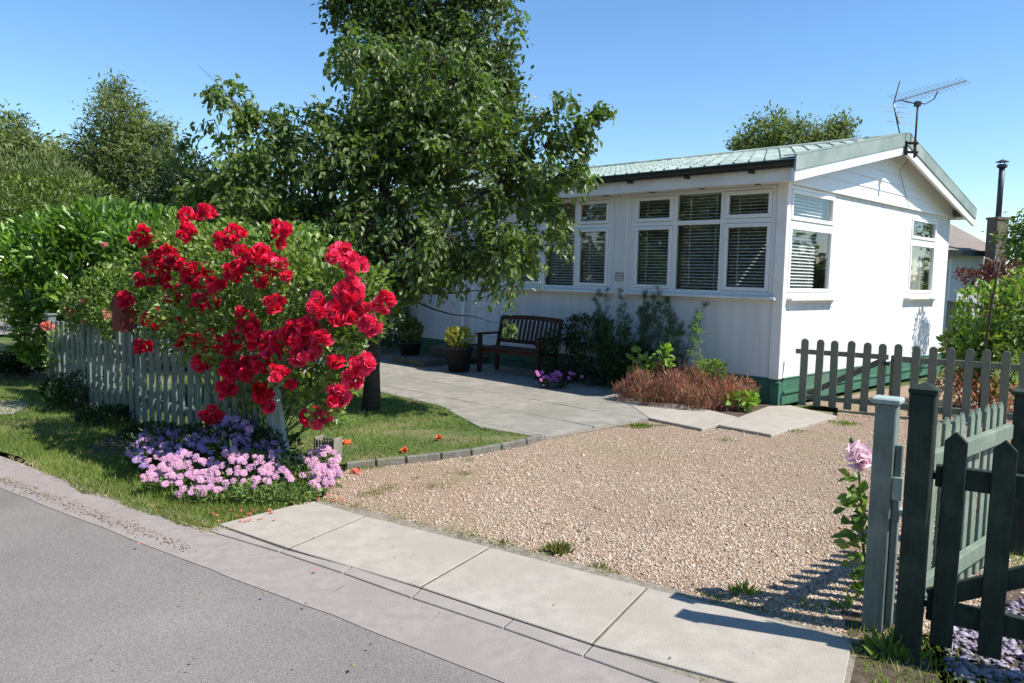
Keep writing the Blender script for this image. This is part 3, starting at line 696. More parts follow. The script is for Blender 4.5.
# fascia, gutter, brackets
b = MB(); b.box(-.30,-.27,S0+.04,S1,WT-.045,WT+.19); b.box(-.27,-.031,S0+.04,S1,WT-.035,WT-.015); b.box(HWD+.27,HWD+.30,S0+.04,S1,WT-.045,WT+.11); b.box(HWD+.03,HWD+.27,S0+.04,S1,WT-.035,WT-.015); b.build('fascia', M['trim'], H)
def gut(t0, zg=.11):
    b = MB(); k = 8; prf = [(math.cos(math.pi+math.pi*i/k)*.07, math.sin(math.pi+math.pi*i/k)*.085) for i in range(k+1)]
    vs = [(t0+p, S0-.01, WT+zg+q) for p, q in prf]+[(t0+p, S1, WT+zg+q) for p, q in prf]
    b.add(vs, [(i,i+1,k+2+i,k+1+i) for i in range(k)], True); b.add([(t0+p, S0-.01, WT+zg+q) for p, q in prf], [tuple(range(k+1))])
    return b
gut(-.365, .185).build('gutter', M['gutter'], H); gut(HWD+.365).build('gutter', M['gutter'], H)
b = MB(); s = .3
while s < HL: b.box(-.40,-.301,s-.02,s+.02,WT+.07,WT+.105); s += .92
b.build('gutter_bracket', M['gutter'], H)
b = MB(); s = .35
while s < HL: b.box(-.12,-.06,s-.04,s+.04,WT-.041,WT-.034); s += .8
b.build('soffit_vent', M['iron'], H)
b = MB(); b.tube([(3.42,-.30,roofz(3.3)-.1),(3.5,-.06,3.3),(3.95,-.05,2.85),(4.02,-.06,2.78)], .004, 5)
b.build('aerial_cable', M['cable'], H)

# ------------------------------------------------------------------ television aerials
ta_ = thing('tv_aerial', 'silver television aerial on a bracket at the gable peak', 'aerial', pd(914,158,11.55))
o0 = Vector(ta_.location)
def wl(p): return Vector(p)-o0
b = MB(); b.tube([wl(pd(914,158,11.55)), wl(pd(918,103,11.55))], .014, 8); b.build('mast', M['iron'], ta_)
b = MB()
for y in (143,152): b.beam(wl(pd(905,y,11.62)), wl(pd(918,y+.5,11.5)), .03, .035)
b.beam(wl(pd(906,141,11.62)), wl(pd(906,155,11.62)), .035, .035); b.beam(wl(pd(915,141,11.52)), wl(pd(915,157,11.52)), .03, .03); b.build('bracket', M['iron'], ta_)
A_, B_ = pd(894,102,12.1), pd(967,80.5,11.5)
b = MB(); b.beam(wl(A_), wl(B_), .024, .024); b.build('boom', M['alu'], ta_)
dv = (B_-A_).normalized(); sd = dv.cross(Vector((0,0,1))).normalized()
b = MB()
for i in range(19):
    p = A_.lerp(B_, .05+.93*i/18); L_ = .17-.004*i
    e_ = Vector((-.62,.25,.42)).normalized()*L_
    b.beam(wl(p+e_), wl(p-e_*.8), .009, .009)
b.build('element', M['alu'], ta_)
b = MB(); b.tube([wl(pd(918,103,11.55)), wl(pd(925,104,11.6)), wl(pd(934,99,11.7)), wl(pd(938,91,11.75))], .009, 6); b.tube([wl(pd(917,104,11.55)), wl(pd(908,102,11.7)), wl(pd(900,100,11.9))], .009, 6)
b.box(*[v for k_ in range(3) for v in (wl(pd(917.5,104,11.55))[k_]-.035, wl(pd(917.5,104,11.55))[k_]+.035)]); b.build('clamp_arm', M['cable'], ta_)
tb_ = thing('reflector_aerial', 'smaller slanted aerial with short horizontal rods left of the mast', 'aerial', pd(901,141,12.0))
o0 = Vector(tb_.location)
b = MB(); b.tube([wl(pd(901,141,12.0)), wl(pd(899,130,12.0)), wl(pd(897,122,12.0)), wl(pd(893.5,104,12.0)), wl(pd(900,81,12.0))], .009, 6); b.build('mast', M['iron'], tb_)
b = MB()
for (x0,y0,x1,y1) in ((881,106,909,108),(883,111,898,111.5),(896,112.5,911,113.5),(897,117,912,117.5),(899,123,915,124),(886,121,893,122)):
    b.beam(wl(pd(x0,y0,12.0)), wl(pd(x1,y1,12.0)), .012, .012)
b.build('rod', M['alu'], tb_)
b = MB(); b.tube([wl(pd(893.5,104,12.0)), wl(pd(899,124,12.0))], .012, 6); b.build('rod_holder', M['alu'], tb_)

# ------------------------------------------------------------------ neighbour's house behind
NB = thing('neighbour_house', 'grey white house with brown tiled roof behind the bungalow', 'house', (14.15, 24.5, 0), R(12))
b = MB(); b.box(-7,.6,0,5,0,2.62); b.add([(.6,0,2.62),(.6,5,2.62),(.6,2.5,3.85)],[(0,1,2)]); b.build('wall', M['greywall'], NB)
b = MB(); b.add([(-7.3,-.4,2.62),(1.0,-.4,2.62),(1.0,2.5,3.9),(-7.3,2.5,3.9),(-7.3,5.3,2.62),(1.0,5.3,2.62)], [(0,1,2,3),(3,2,5,4),(1,5,2)]); nr = b.build('roof', M['tileroof'], NB)
b = MB(); b.box(-7.3,1.0,-.47,-.41,2.5,2.66); b.build('gutter', M['gutter'], NB)
b = MB(); b.box(-.7,-.62,-.06,0,0,2.4); b.build('downpipe', M['upvc'], NB)
b = MB(); b.box(-1.05,-.9,-.14,0,1.7,1.95); b.box(-1.08,-.87,-.16,0,1.95,1.98); b.build('wall_lantern', M['iron'], NB)
b = MB(); b.box(.15,.55,-.9,-.5,0,3.6); b.box(.12,.58,-.93,-.47,3.6,3.67); cs_ = b.build('chimney', M['brick'], NB)
b = MB(); b.tube([(.35,-.7,3.66),(.35,-.7,5.2)], .08, 12); b.lathe([(.13,5.15),(.15,5.2),(.13,5.25)], 12, (.35,-.7)); b.lathe([(.19,5.32),(.02,5.4)], 12, (.35,-.7)); b.tube([(.27,-.7,5.2),(.27,-.7,5.33)],.012,4); b.tube([(.43,-.7,5.2),(.43,-.7,5.33)],.012,4)
b.build('flue', M['flue'], cs_)
b = MB(); b.box(-2.0,-1.3,1.0,1.02,3.3,3.5); 
# ------------------------------------------------------------------ fences, posts and gates
def picket_mesh(name, m, w=.08, th=.02, h=.9, top='round', bev=.003):
    b = MB(); pts = [(-w/2,0),(w/2,0),(w/2,h-w*.5)]
    if top == 'round': pts += [(w/2*math.cos(a), h-w*.5+w/2*math.sin(a)) for a in [math.pi*i/8 for i in range(1,8)]]
    elif top == 'point': pts += [(0,h)]
    else: pts[-1] = (w/2,h); pts += [(-w/2,h)]
    if top != 'flat': pts += [(-w/2,h-w*.5)]
    n = len(pts)
    b.add([(x,-th/2,z) for x,z in pts]+[(x,th/2,z) for x,z in pts], [tuple(range(n)), tuple(range(n,2*n))[::-1]]+[(i,n+i,n+(i+1)%n,(i+1)%n) for i in range(n)])
    return b.mesh(name, m)
def run(root, A, B, me, pos, z0, jz=.006, jr=.012):
    """pickets along local x of root at the given distances"""
    for d in pos:
        o = add_obj('picket', me, root); o.location = (d+random.uniform(-.003,.003), 0, z0+random.uniform(-jz,jz)); o.rotation_euler = (random.uniform(-.01,.01), random.uniform(-jr,jr), random.uniform(-.03,.03)); o.scale.z = 1+random.uniform(-.006,.006)
        bm = o.modifiers.new('b','BEVEL'); bm.width = .003; bm.segments = 1; bm.limit_method = 'ANGLE'
def fence_root(name, label, cat, A, B, group=None):
    A = Vector(A); B = Vector(B); d = B-A
    return thing(name, label, cat, (A.x, A.y, 0), math.atan2(d.y, d.x), group), d.length
def post(name, m, w, h, cap, par, x=0, y=0, capm=None):
    b = MB(); b.box(x-w/2,x+w/2,y-w/2,y+w/2,-.1,h); o = b.build(name, m, par, bevel=.006)
    if cap == 'flat': c = MB(); c.box(x-w/2-.015,x+w/2+.015,y-w/2-.015,y+w/2+.015,h,h+.025); c.build('post_cap', capm or m, o, bevel=.006)
    if cap == 'pyr':
        c = MB(); q = w/2+.006; c.box(x-q,x+q,y-q,y+q,h,h+.018); c.add([(x-q,y-q,h+.018),(x+q,y-q,h+.018),(x+q,y+q,h+.018),(x-q,y+q,h+.018),(x,y,h+.045)], [(0,1,4),(1,2,4),(2,3,4),(3,0,4)]); c.build('post_cap', capm or m, o, bevel=.003)
    return o
# left fence around the rose garden
FA, FB = Vector((-5.55,9.25,0)), Vector((-1.86,5.88,0))
fr_, FLn = fence_root('picket_fence', 'sage painted picket fence behind the purple flowers under red roses', 'fence', FA, FB)
me = picket_mesh('left_picket', M['sage'], .085, .02, .86, 'flat')
run(fr_, FA, FB, me, np.arange(.1, FLn-.05, .158), .05)
for z in (.28,.74):
    b = MB(); b.box(0,FLn,.012,.05,z-.035,z+.035); b.build('rail', M['sage'], fr_, bevel=.003)
for x in (0, FLn*.5, FLn): post('fence_post', M['sagepale'] if x == FLn else M['sage'], .085, .95, 'flat', fr_, x, .06)
b = MB(); b.beam((FLn+.02,.03,.78),(FLn+.30,-.02,.22),.035,.10); b.build('brace', M['sagepale'], fr_, bevel=.003)
# small slatted timber box at the lawn corner
tw = thing('wooden_crate', 'small slatted timber crate beside the pink flowers on the lawn corner', 'crate', at(328,459), R(-20)); tw.scale = (.85,.85,.85)
for i in range(6):
    b = MB(); b.box(-.088+i*.03,-.072+i*.03,-.07,-.058,0,.2); b.build('slat', M['palewood'], tw); b = MB(); b.box(-.088+i*.03,-.072+i*.03,.058,.07,0,.2)
    b.build('slat', M['palewood'], tw)
for q in (.105,-.105):
    b = MB(); b.box(q-.01,q+.01,-.075,.075,0,.22); b.build('end_board', M['palewood'], tw, bevel=.003)
# red letter box on the fence
mb = thing('letter_box', 'dark red letter box above the fence beside the roses', 'letter box', pd(125,331,7.0), R(-35))
b = MB(); pr = [(-.09,0),(.09,0),(.09,.3),(.0,.36),(-.09,.3)]
b.add([(x,-.07,z) for x,z in pr]+[(x,.07,z) for x,z in pr], [(4,3,2,1,0),(5,6,7,8,9)]+[(i,(i+1)%5,5+(i+1)%5,5+i) for i in range(5)]); b.build('body', M['mailred'], mb, bevel=.006)
b = MB(); b.box(-.1,.1,-.085,-.0701,.18,.26); b.box(-.06,.06,-.075,-.0702,.04,.13); b.build('flap', M['mailred'], mb, bevel=.004)
b = MB(); b.box(-.02,.02,-.02,.02,-.4,0); b.build('bracket', M['sage'], mb)
# gate posts, right
lpz = thing('gate_post', 'pale sage gate post with flat cap beside the pink poppy', 'post', (1.655,3.39,0), R(-35)); post('post', M['sagepale'] if 0 else M['sage'], .088, 1.035, 'flat', lpz, capm=M['sagepale'])
b = MB(); b.box(.046,.075,-.03,.01,.05,.86); b.build('gate_stop', M['sage'], lpz, bevel=.003)
b = MB(); b.box(.045,.085,-.044,-.03,.62,.72); b.box(.076,.1,-.04,.0,.55,.58); b.build('latch_plate', M['sagepale'], lpz, bevel=.002)
dp_ = thing('fence_post', 'dark green fence post with pyramid cap beside the pale post', 'post', (1.69,3.16,0), R(-35), 'dark green posts by the side gate'); post('post', M['darkgreen'], .095, 1.115, 'pyr', dp_)
dp2 = thing('fence_post', 'dark green fence post at the right edge behind the gate', 'post', (2.97,4.46,0), R(-35), 'dark green posts by the side gate'); post('post', M['darkgreen'], .11, .94, 'flat', dp2)
# dark pedestrian gate
ga = Vector((1.735,3.235,0)); gd = Vector((.826,-.563,0))
gt, _ = fence_root('garden_gate', 'dark green gate with pointed pickets at the right foreground', 'gate', ga+gd*.07+Vector((-.03,-.045,0)), ga+gd*1.1)
me = picket_mesh('dark_picket', M['darkgreen'], .083, .022, .895, 'point')
run(gt, 0, 0, me, (.055,.225,.39,.555,.72,.885), .065, .002, .006)
for z in (.77,.20):
    b = MB(); b.box(-.01,.95,.012,.05,z-.045,z+.045); b.build('rail', M['darkgreen'], gt, bevel=.003)
b = MB(); b.beam((.0,.031,.245),(.93,.031,.73),.03,.08); b.build('brace', M['darkgreen'], gt, bevel=.003)
for z in (.76,.21):
    b = MB(); b.box(-.05,.22,.051,.056,z-.014,z+.014); b.build('hinge', M['iron'], gt)
# weathered picket panel running back to the second dark post
pa, pb = Vector((1.77,3.36,0)), Vector((2.76,4.27,0))
pn, PL = fence_root('weathered_fence', 'weathered green picket panel between the two dark posts', 'fence', pa, pb)
me = picket_mesh('green_picket', M['moss'], .062, .018, .885, 'point')
run(pn, 0, 0, me, np.arange(.13, PL-.04, .118), .055, .004, .008)
for z in (.775,.2):
    b = MB(); b.box(0,PL-.1,-.05,-.012,z-.04,z+.04); b.build('rail', M['moss'], pn, bevel=.003)
# back fence and gate at the house corner
qa, qb = Vector((3.63,9.72,0)), Vector((6.0,8.25,0))
dd = (qb-qa).normalized()
bg, _ = fence_root('picket_gate', 'weathered rounded picket gate with diagonal brace by the house corner', 'gate', qa, qb)
me = picket_mesh('round_picket', M['greywood'], .088, .02, .84, 'round')
run(bg, 0, 0, me, [.03+.178*i for i in range(6)], .02, .004)
b = MB(); b.box(-.08,.98,.012,.045,.665,.725); b.build('rail', M['greywood'], bg, bevel=.003)
b = MB(); b.box(-.02,.98,.012,.045,.10,.16); b.build('rail', M['greywood'], bg, bevel=.003)
b = MB(); b.beam((.05,.06,.14),(.93,.06,.66),.03,.07); b.build('brace', M['greywood'], bg, bevel=.003)
b = MB(); b.box(.93,1.0,-.03,-.012,.60,.64); b.build('latch', M['iron'], bg)
bf, _ = fence_root('rounded_picket_fence', 'weathered rounded picket fence running right from the back gate', 'fence', qa+dd*1.06, qb)
run(bf, 0, 0, me, [.03+.178*i for i in range(14)], .02, .004)
for z in (.68,.13):
    b = MB(); b.box(-.02,2.4,.012,.045,z-.035,z+.035); b.build('rail', M['greywood'], bf, bevel=.003)
for x in (-.02,1.9): post('post', M['greywood'], .075, .72, None, bf, x, .085)
# pale fence far right beside the house
fp, fl = fence_root('garden_fence', 'pale grey picket fence behind the bungalow side wall', 'fence', pd(944,340,17.5), pd(975,341,16.0))
me = picket_mesh('pale_picket', M['palewood'], .09, .02, .95, 'flat')
run(fp, 0, 0, me, [.06+.16*i for i in range(8)], .25)
b = MB(); b.box(0,1.3,.012,.05,1.12,1.2); b.box(0,1.3,.0,.06,1.2,1.23); b.build('rail', M['palewood'], fp)
b = MB(); b.box(0,1.3,.012,.05,.2,.35); b.build('gravel_board', M['greywall'], fp)
# thin leaning pole
b = MB(); b.tube([pd(985,352,8.7)-Vector((.03,0,.9)), pd(985,350,8.7), pd(992,300,8.65), pd(1001,258,8.6)], [.014,.013,.012,.009], 6)
tag(b.build('garden_pole', M['iron']), 'thin dark leaning pole in front of the bright green shrub', 'pole')

# ------------------------------------------------------------------ bench, planters, steps
bx0 = hw(-.68, 3.95)
bench = thing('garden_bench', 'dark red slatted wooden bench against the bungalow front', 'bench', bx0, HR+R(-90)+R(4))
# local x to the viewer's right along the front, y towards the house
b = MB()
BW = .60
for sx in (-1,1):
    l = MB(); l.box(sx*BW-.03,sx*BW+.03,-.24,-.18,0,.62); l.build('leg', M['wood_red'], bench, bevel=.004)
    l = MB(); l.beam((sx*BW,.20,0),(sx*BW,.20,.42),.055,.055,(0,1,0)); l.beam((sx*BW,.20,.40),(sx*BW,.32,.90),.055,.045,(0,1,0)); l.build('leg', M['wood_red'], bench, bevel=.003)
    l = MB(); l.box(sx*BW-.035,sx*BW+.035,-.28,.24,.62,.65); l.build('armrest', M['wood_red'], bench, bevel=.008)
    l = MB(); l.box(sx*BW-.015,sx*BW+.015,-.18,.18,.35,.40); l.build('side_rail', M['wood_red'], bench)
l = MB(); [l.box(-BW+.03,BW-.03,-.24+i*.085,-.24+i*.085+.065,.415,.44) for i in range(5)]; l.build('seat', M['wood_red'], bench, bevel=.003)
l = MB(); l.box(-BW+.03,BW-.03,-.225,-.2,.35,.41); l.build('seat_frame', M['wood_red'], bench)
l = MB()
def bk(z): return .20+(z-.40)*.24
l.beam((-BW+.02,bk(.52),.52),(BW-.02,bk(.52),.52),.03,.06)
n = 14
for i in range(n):
    x0_, x1_ = -BW+1.2*i/n, -BW+1.2*(i+1)/n; z0_ = .88+.02*math.cos((x0_/BW)*math.pi/2); z1_ = .88+.02*math.cos((x1_/BW)*math.pi/2)
    l.beam((x0_,bk(.88),z0_),(x1_,bk(.88),z1_),.035,.07)
for i in range(13):
    x = -BW+.09+i*.085; l.beam((x,bk(.52),.54),(x,bk(.85),.86),.045,.015,(0,1,0))
l.build('backrest', M['wood_red'], bench)
def foliage(name, P, size, ratio, m, par, up=.6, out=None, jitter=1.0, droop=0, fold=.18):
    n = len(P); D = rng.normal(size=(n,3)); D = nrm(D)*jitter
    if out is not None: D = D+out
    D[:,2] += up-droop
    Nn = rng.normal(size=(n,3)); Nn[:,2] += 1.2
    L_ = size*rng.uniform(.5,1.35,n)
    V, T = leaf_arrays(P, D, Nn, L_, L_*ratio, fold)
    return add_obj(name, np_mesh(name, V, T, m), par)
def shell(c, r, n, lo=.55):
    d = nrm(rng.normal(size=(n,3))); rad = rng.uniform(lo**3, 1, n)**(1/3)
    return np.array(c)+d*np.array(r)*rad[:,None], d
def planter(pos, label, leafmat, n, sz, h, wp=.20, hp=.36, group='dark planters by the front door'):
    t = thing('planter', label, 'planter', pos, HR, group)
    b = MB(); b.lathe([(0,.0),(wp*.72,.0),(wp*.96,hp*.9),(wp*1.06,hp*.9),(wp*1.06,hp),(wp*.92,hp),(wp*.9,hp-.03),(0,hp-.03)], 4 if 0 else 20); b.build('pot', M['pot'], t)
    P, d = shell((0,0,hp+h*.45), (wp*1.05,wp*1.05,h*.55), n, .2)
    t2 = thing('golden_shrub' if leafmat == M['goldleaf'] else 'potted_shrub', 'small golden yellow shrub in the dark pot beside the bench' if leafmat == M['goldleaf'] else 'dim green shrub in the dark pot left of the door steps', 'shrub', pos)
    foliage('foliage', P, sz, .55, leafmat, t2, .8, d)
    b = MB(); [b.tube([(0,0,hp-.05),(random.uniform(-.1,.1),random.uniform(-.1,.1),hp+h*.7)], .006, 5) for _ in range(6)]; b.build('stem', M['bark'], t2)
    return t
planter(hw(-1.2,4.72), 'dark pot holding a golden yellow shrub beside the bench', M['goldleaf'], 420, .06, .30, .22, .43)
planter(at(410,362), 'dark pot holding a dim green shrub left of the door steps', M['hedgeyel'], 500, .07, .42, .2, .36)
stp = thing('door_steps', 'two dark stone steps below the front door between the planters', 'steps', hw(-.9,5.6), HR)
b = MB(); b.box(-.42,.3,-.1,.75,0,.13); b.build('lower_step', M['stepst'], stp, bevel=.01)
b = MB(); b.box(.18,.85,-.3,.45,.131,.30); b.build('upper_step', M['stepst'], stp, bevel=.01)

# ------------------------------------------------------------------ trees and shrubs
def tree(name, label, base, trunk_top, r0, lobes, twigs, lpt, size, ratio, m, cat='tree', droop=.4, group=None, spray=.55, tw=.008, lo=.45, jit=.07, up=0, multi=1):
    """lobes: [(centre, radii, weight)] in world coordinates"""
    base = Vector(base); T = thing(name, label, cat, base, 0, group)
    top = Vector(trunk_top)-base; b = MB()
    path = []
    for i in range(8):
        u = i/7; p = top*u+Vector((math.sin(u*5+base.x)*.05, math.cos(u*4)*.05, 0))*(u*top.length*.25); path.append(p)
    b.tube(path, [r0*(1.25 if i == 0 else 1)*(1-.75*i/7) for i in range(8)], 10)
    C_, R_, W_ = [Vector(l[0])-base for l in lobes], [Vector(l[1]) for l in lobes], np.array([l[2] for l in lobes], float); W_ /= W_.sum()
    limbs = []
    for c, r in zip(C_, R_):
        best = min(path[3:], key=lambda p: (p-(c-Vector((0,0,c.z*.35)))).length)
        k = 7; q = []
        for i in range(k+1):
            u = i/k; p = best.lerp(c+Vector((0,0,r.z*.2)), u)+Vector((0,0,math.sin(u*3.14)*(.12 if r.x > .5 else -.05)*(c-best).length)); q.append(p+Vector([random.gauss(0,.03) for _ in range(3)])*(c-best).length*.4*(u))
        limbs.append(q); rr = r0*.42*min(1, .35+r.x/1.0) if r0 < .1 else r0*.42
        b.tube(q, [rr*(1-.93*i/k) for i in range(k+1)], 6)
        for _ in range(3):
            if r.x < .35: limbs.append(q[3:]); continue
            e = c+Vector([random.uniform(-.6,.6)*r[j] for j in range(3)]); s = q[random.randint(2,5)]
            q2 = [s, s.lerp(e,.5)+Vector((0,0,.06*(e-s).length)), e]; limbs.append(q2); b.tube(q2, [rr*.28, rr*.18, rr*.06], 5)
            # assigned to same lobe
    nl = len(C_); P = []; O_ = []
    own = [[limbs[i*4+j] for j in range(4)] for i in range(nl)]
    idx = rng.choice(nl, twigs, p=W_)
    for i in idx:
        q, d = shell(C_[i], R_[i], 1, lo); q = Vector(q[0])
        nodes = [p for l in own[i] for p in l[1:]]
        s = min(nodes, key=lambda p: (p-q).length+random.uniform(0,.3)*R_[i].x)
        L_ = (q-s).length; mid = s.lerp(q, .5)+Vector((0,0,.12*L_))
        end = q-Vector((0,0,droop*.25*min(L_,1)))
        if tw: b.tube([s, mid, end], [tw, tw*.7, tw*.25], 3, False)
        u = 1-rng.random(lpt)*spray
        s_, m_, e_ = np.array(s), np.array(mid), np.array(end)
        pts = ((1-u)**2)[:,None]*s_+(2*u*(1-u))[:,None]*m_+(u**2)[:,None]*e_+rng.normal(0, jit, (lpt,3))
        P.append(pts); O_.append(np.tile(np.array((q-s).normalized()), (lpt,1)))
    P = np.concatenate(P); O_ = np.concatenate(O_)
    b.build('trunk', M['bark'], T)
    foliage('crown', P, size, ratio, m, T, up, O_*.6, 1, droop)
    return T
def L(x, y, D, rx, ry, rd, w=None):
    """a lobe: centre seen at x,y at distance D; rx, ry in pixels there; rd metres deep"""
    k = D/F; c = pd(x, y, D); return (c, Vector((rx*k, rd, ry*k)), w if w else rx*ry)
# the cherry on the lawn
cb = at(371,411)
tree('cherry_tree', 'broad leafy green tree with drooping leaves standing on the front lawn', cb, (cb.x+.1, cb.y+.1, 3.3), .09,
     [L(400,130,8.7,75,75,1.0), L(330,150,8.6,85,65,1.0), L(470,160,8.6,80,75,1.0), L(260,190,8.5,60,70,.9), L(225,110,8.6,32,38,.4,900), L(210,200,8.8,35,45,.6,1300), L(545,160,8.4,42,45,.6), L(575,130,8.3,26,20,.3,420), L(500,250,8.3,52,45,.7),
      L(400,240,8.5,90,60,1.1), L(320,240,8.8,70,55,1.0), L(440,75,8.6,55,50,.8), L(370,70,8.7,45,45,.8,1800), L(512,290,8.2,12,26,.2,230), L(555,220,8.3,30,34,.4,900), L(450,262,8.5,42,26,.6,750), L(585,165,8.4,20,24,.3,350), L(250,240,9.0,50,40,.8,1400), L(375,284,8.9,56,26,.8,1700), L(325,290,9.0,50,30,.7,1400), L(262,118,8.6,24,16,.36,260), L(545,118,8.4,24,14,.36,220), L(600,113,8.3,12,7,.12,110), L(196,72,8.5,10,8,.15,110), L(180,150,8.6,10,14,.2,150), L(210,92,8.5,14,14,.2,160), L(522,25,8.0,5,18,.08,70), L(565,105,8.3,16,8,.2,150), L(512,325,8.2,6,12,.1,90)],
     1180, 30, .08, .5, M['cherryleaf'], droop=.8, tw=.007, jit=.045, spray=.7, lo=.35)
tree('tall_tree', 'tall dense dark green tree rising behind the cherry tree', (-2.4,21.5,0), (-2.4,21.5,9), .3,
     [L(425,-20,21.5,92,70,2.2), L(430,70,21.5,92,70,2.3), L(400,130,21.5,80,60,2.2), L(375,20,21.4,50,50,1.6), L(480,40,21.3,44,70,1.6), L(470,140,21.3,60,60,1.8), L(430,-120,21.5,80,80,2.2), L(350,10,21.5,26,30,1,500), L(495,95,21.2,28,40,1)],
     1500, 26, .15, .55, M['tallleaf'], droop=.1, tw=.012, jit=.16, lo=.5)
tree('feathery_tree', 'loose feathery olive green tree rising highest at the far left', pd(125,235,24)-Vector((0,0,2.1)), pd(122,140,24), .2,
     [L(120,120,24,28,34,1.2), L(95,160,24,32,36,1.3), L(135,155,24,40,40,1.5), L(160,185,24,26,40,1.3), L(100,195,24,40,30,1.4), L(165,140,24,16,22,.8,300), L(120,95,24,10,16,.4,90)],
     700, 34, .14, .32, M['bgtree'], droop=-.2, tw=.014, jit=.16, spray=.6, group='trees behind the hedges')
tree('rounded_tree', 'rounded dense olive tree at the far left edge', pd(20,240,29)-Vector((0,0,2.6)), pd(20,170,29), .2,
     [L(15,170,29,50,45,2), L(-30,150,29,50,45,2), L(52,190,28,34,40,1.6), L(10,135,29,22,24,1,350), L(60,165,28.5,20,24,1,300)], 620, 36, .18, .42, M['bgtree'], droop=0, tw=.014, jit=.2, group='trees behind the hedges')
tree('dark_tree', 'dark green tree between the feathery tree and the cherry', pd(205,240,19)-Vector((0,0,1.5)), pd(205,190,19), .15,
     [L(195,190,19,34,38,1.4), L(235,200,19,40,40,1.4), L(170,215,18.5,34,28,1.2), L(270,215,18,50,36,1.2)], 480, 26, .12, .5, M['darkleaf'], droop=0, tw=.01, jit=.13, group='trees behind the hedges')
tree('distant_tree', 'olive tree showing above the bungalow roof ridge', pd(790,200,32)-Vector((0,0,4)), pd(790,150,32), .25,
     [L(768,132,32,18,19,1.4), L(755,148,32,26,16,1.4), L(795,140,32,30,18,1.6), L(825,145,32,24,16,1.4), L(838,132,32,15,15,1,220), L(746,144,32,12,8,.8,90)], 330, 22, .17, .4, M['bgtree'], droop=-.1, tw=.02, jit=.2)
tree('side_tree', 'bright green tree at the right edge behind the chimney', pd(1035,300,17)-Vector((0,0,1.0)), pd(1035,240,17), .15,
     [L(1045,240,17,34,40,1.2), L(1035,278,16.5,28,26,1), L(1075,230,17,40,50,1.2)], 360, 26, .11, .5, M['brightleaf'], droop=0, tw=.01, jit=.12)
def shrub(name, label, base, lobes, n, size, ratio, m, cat='shrub', up=.5, lo=.6, group=None, stems=8, out=.8, sr=.012, fold=.18):
    base = Vector(base); t = thing(name, label, cat, base, 0, group)
    W_ = np.array([l[2] for l in lobes], float); W_ /= W_.sum(); P = []; D = []
    for l, w in zip(lobes, W_):
        p, d = shell(np.array(l[0]-base), np.array(l[1]), max(4, int(n*w)), lo); P.append(p); D.append(d)
    P = np.concatenate(P); D = np.concatenate(D)
    # clump: pull leaves towards sprig centres
    P += .6*size*nrm(np.sin(P*7.3/max(size*8,.3)+1.3))
    k = P[:,2] > -.0; foliage('foliage', P[k], size, ratio, m, t, up, D[k]*out, .9, 0, fold)
    b = MB()
    for _ in range(stems):
        l = random.choice(lobes); e = Vector(l[0])-base; b.tube([(random.uniform(-.15,.15),random.uniform(-.15,.15),0), e*.5+Vector((random.uniform(-.1,.1),0,.0)), e+Vector((random.uniform(-.3,.3)*l[1].x, 0, random.uniform(-.2,.5)*l[1].z))], [sr, sr*.8, sr*.4], 5)
    b.build('stem', M['bark'] if sr > .008 else M['stemg'], t)
    return t
shrub('laurel_hedge', 'glossy bright green laurel shrub behind the far end of the picket fence', pd(90,360,10.6).xy.to_3d(),
      [L(115,232,10.6,64,30,1.0), L(60,252,10.4,48,38,1.0), L(150,255,10.2,42,38,.9), L(30,275,10.8,34,34,.9,1300), L(95,290,10.4,60,56,.9,3800), L(55,325,10.6,28,44,.7,1500), L(165,228,10.4,24,20,.5)], 12500, .125, .42, M['laurel'], up=.8, lo=.62)
shrub('yellow_green_hedge', 'soft yellow green hedge behind the laurel at the left edge', pd(20,300,14).xy.to_3d(),
      [L(20,215,14,70,38,1.2), L(-60,220,14,60,45,1.2), L(75,205,14.2,50,28,1.2), L(10,270,13.8,60,60,1.1), L(120,225,14.5,40,26,1)], 11000, .085, .5, M['hedgeyel'], lo=.7)
shrub('upright_shrub', 'upright grey green shrub between the hedge and rounded tree', pd(40,240,18).xy.to_3d(), [L(15,175,18,26,24,.7), L(45,178,18,26,26,.7), L(70,185,18,20,22,.6), L(40,215,18,60,30,.9)], 4500, .12, .3, M['bgtree'], up=1.6, lo=.5)
shrub('dark_hedge', 'dark evergreen hedge behind the rose bush and tree trunk', pd(280,340,12.3).xy.to_3d(),
      [L(215,270,12.3,50,45,.8), L(290,275,12.2,55,55,.8), L(345,290,12.2,40,45,.7), L(250,320,12.2,80,45,.8), L(385,300,13.2,24,42,.5), L(170,300,12.3,50,55,.8)], 12000, .08, .5, M['darkleaf'], lo=.6)
shrub('dark_red_shrub', 'dark shrub with reddish flowers at the far end of the fence', pd(20,380,11.2).xy.to_3d(), [L(25,362,11.2,22,18,.4), L(-5,372,11.0,22,12,.4)], 2200, .07, .5, M['darkleaf'])
shrub('fence_undergrowth', 'dark leafy undergrowth at the foot of the picket fence', at(110,425), [L(75,400,8.4,26,26,.3), L(110,425,7.6,34,22,.3), L(60,392,8.9,14,18,.25), L(150,440,7.0,30,16,.25)], 3800, .055, .4, M['darkleaf'], lo=.2, up=.9)
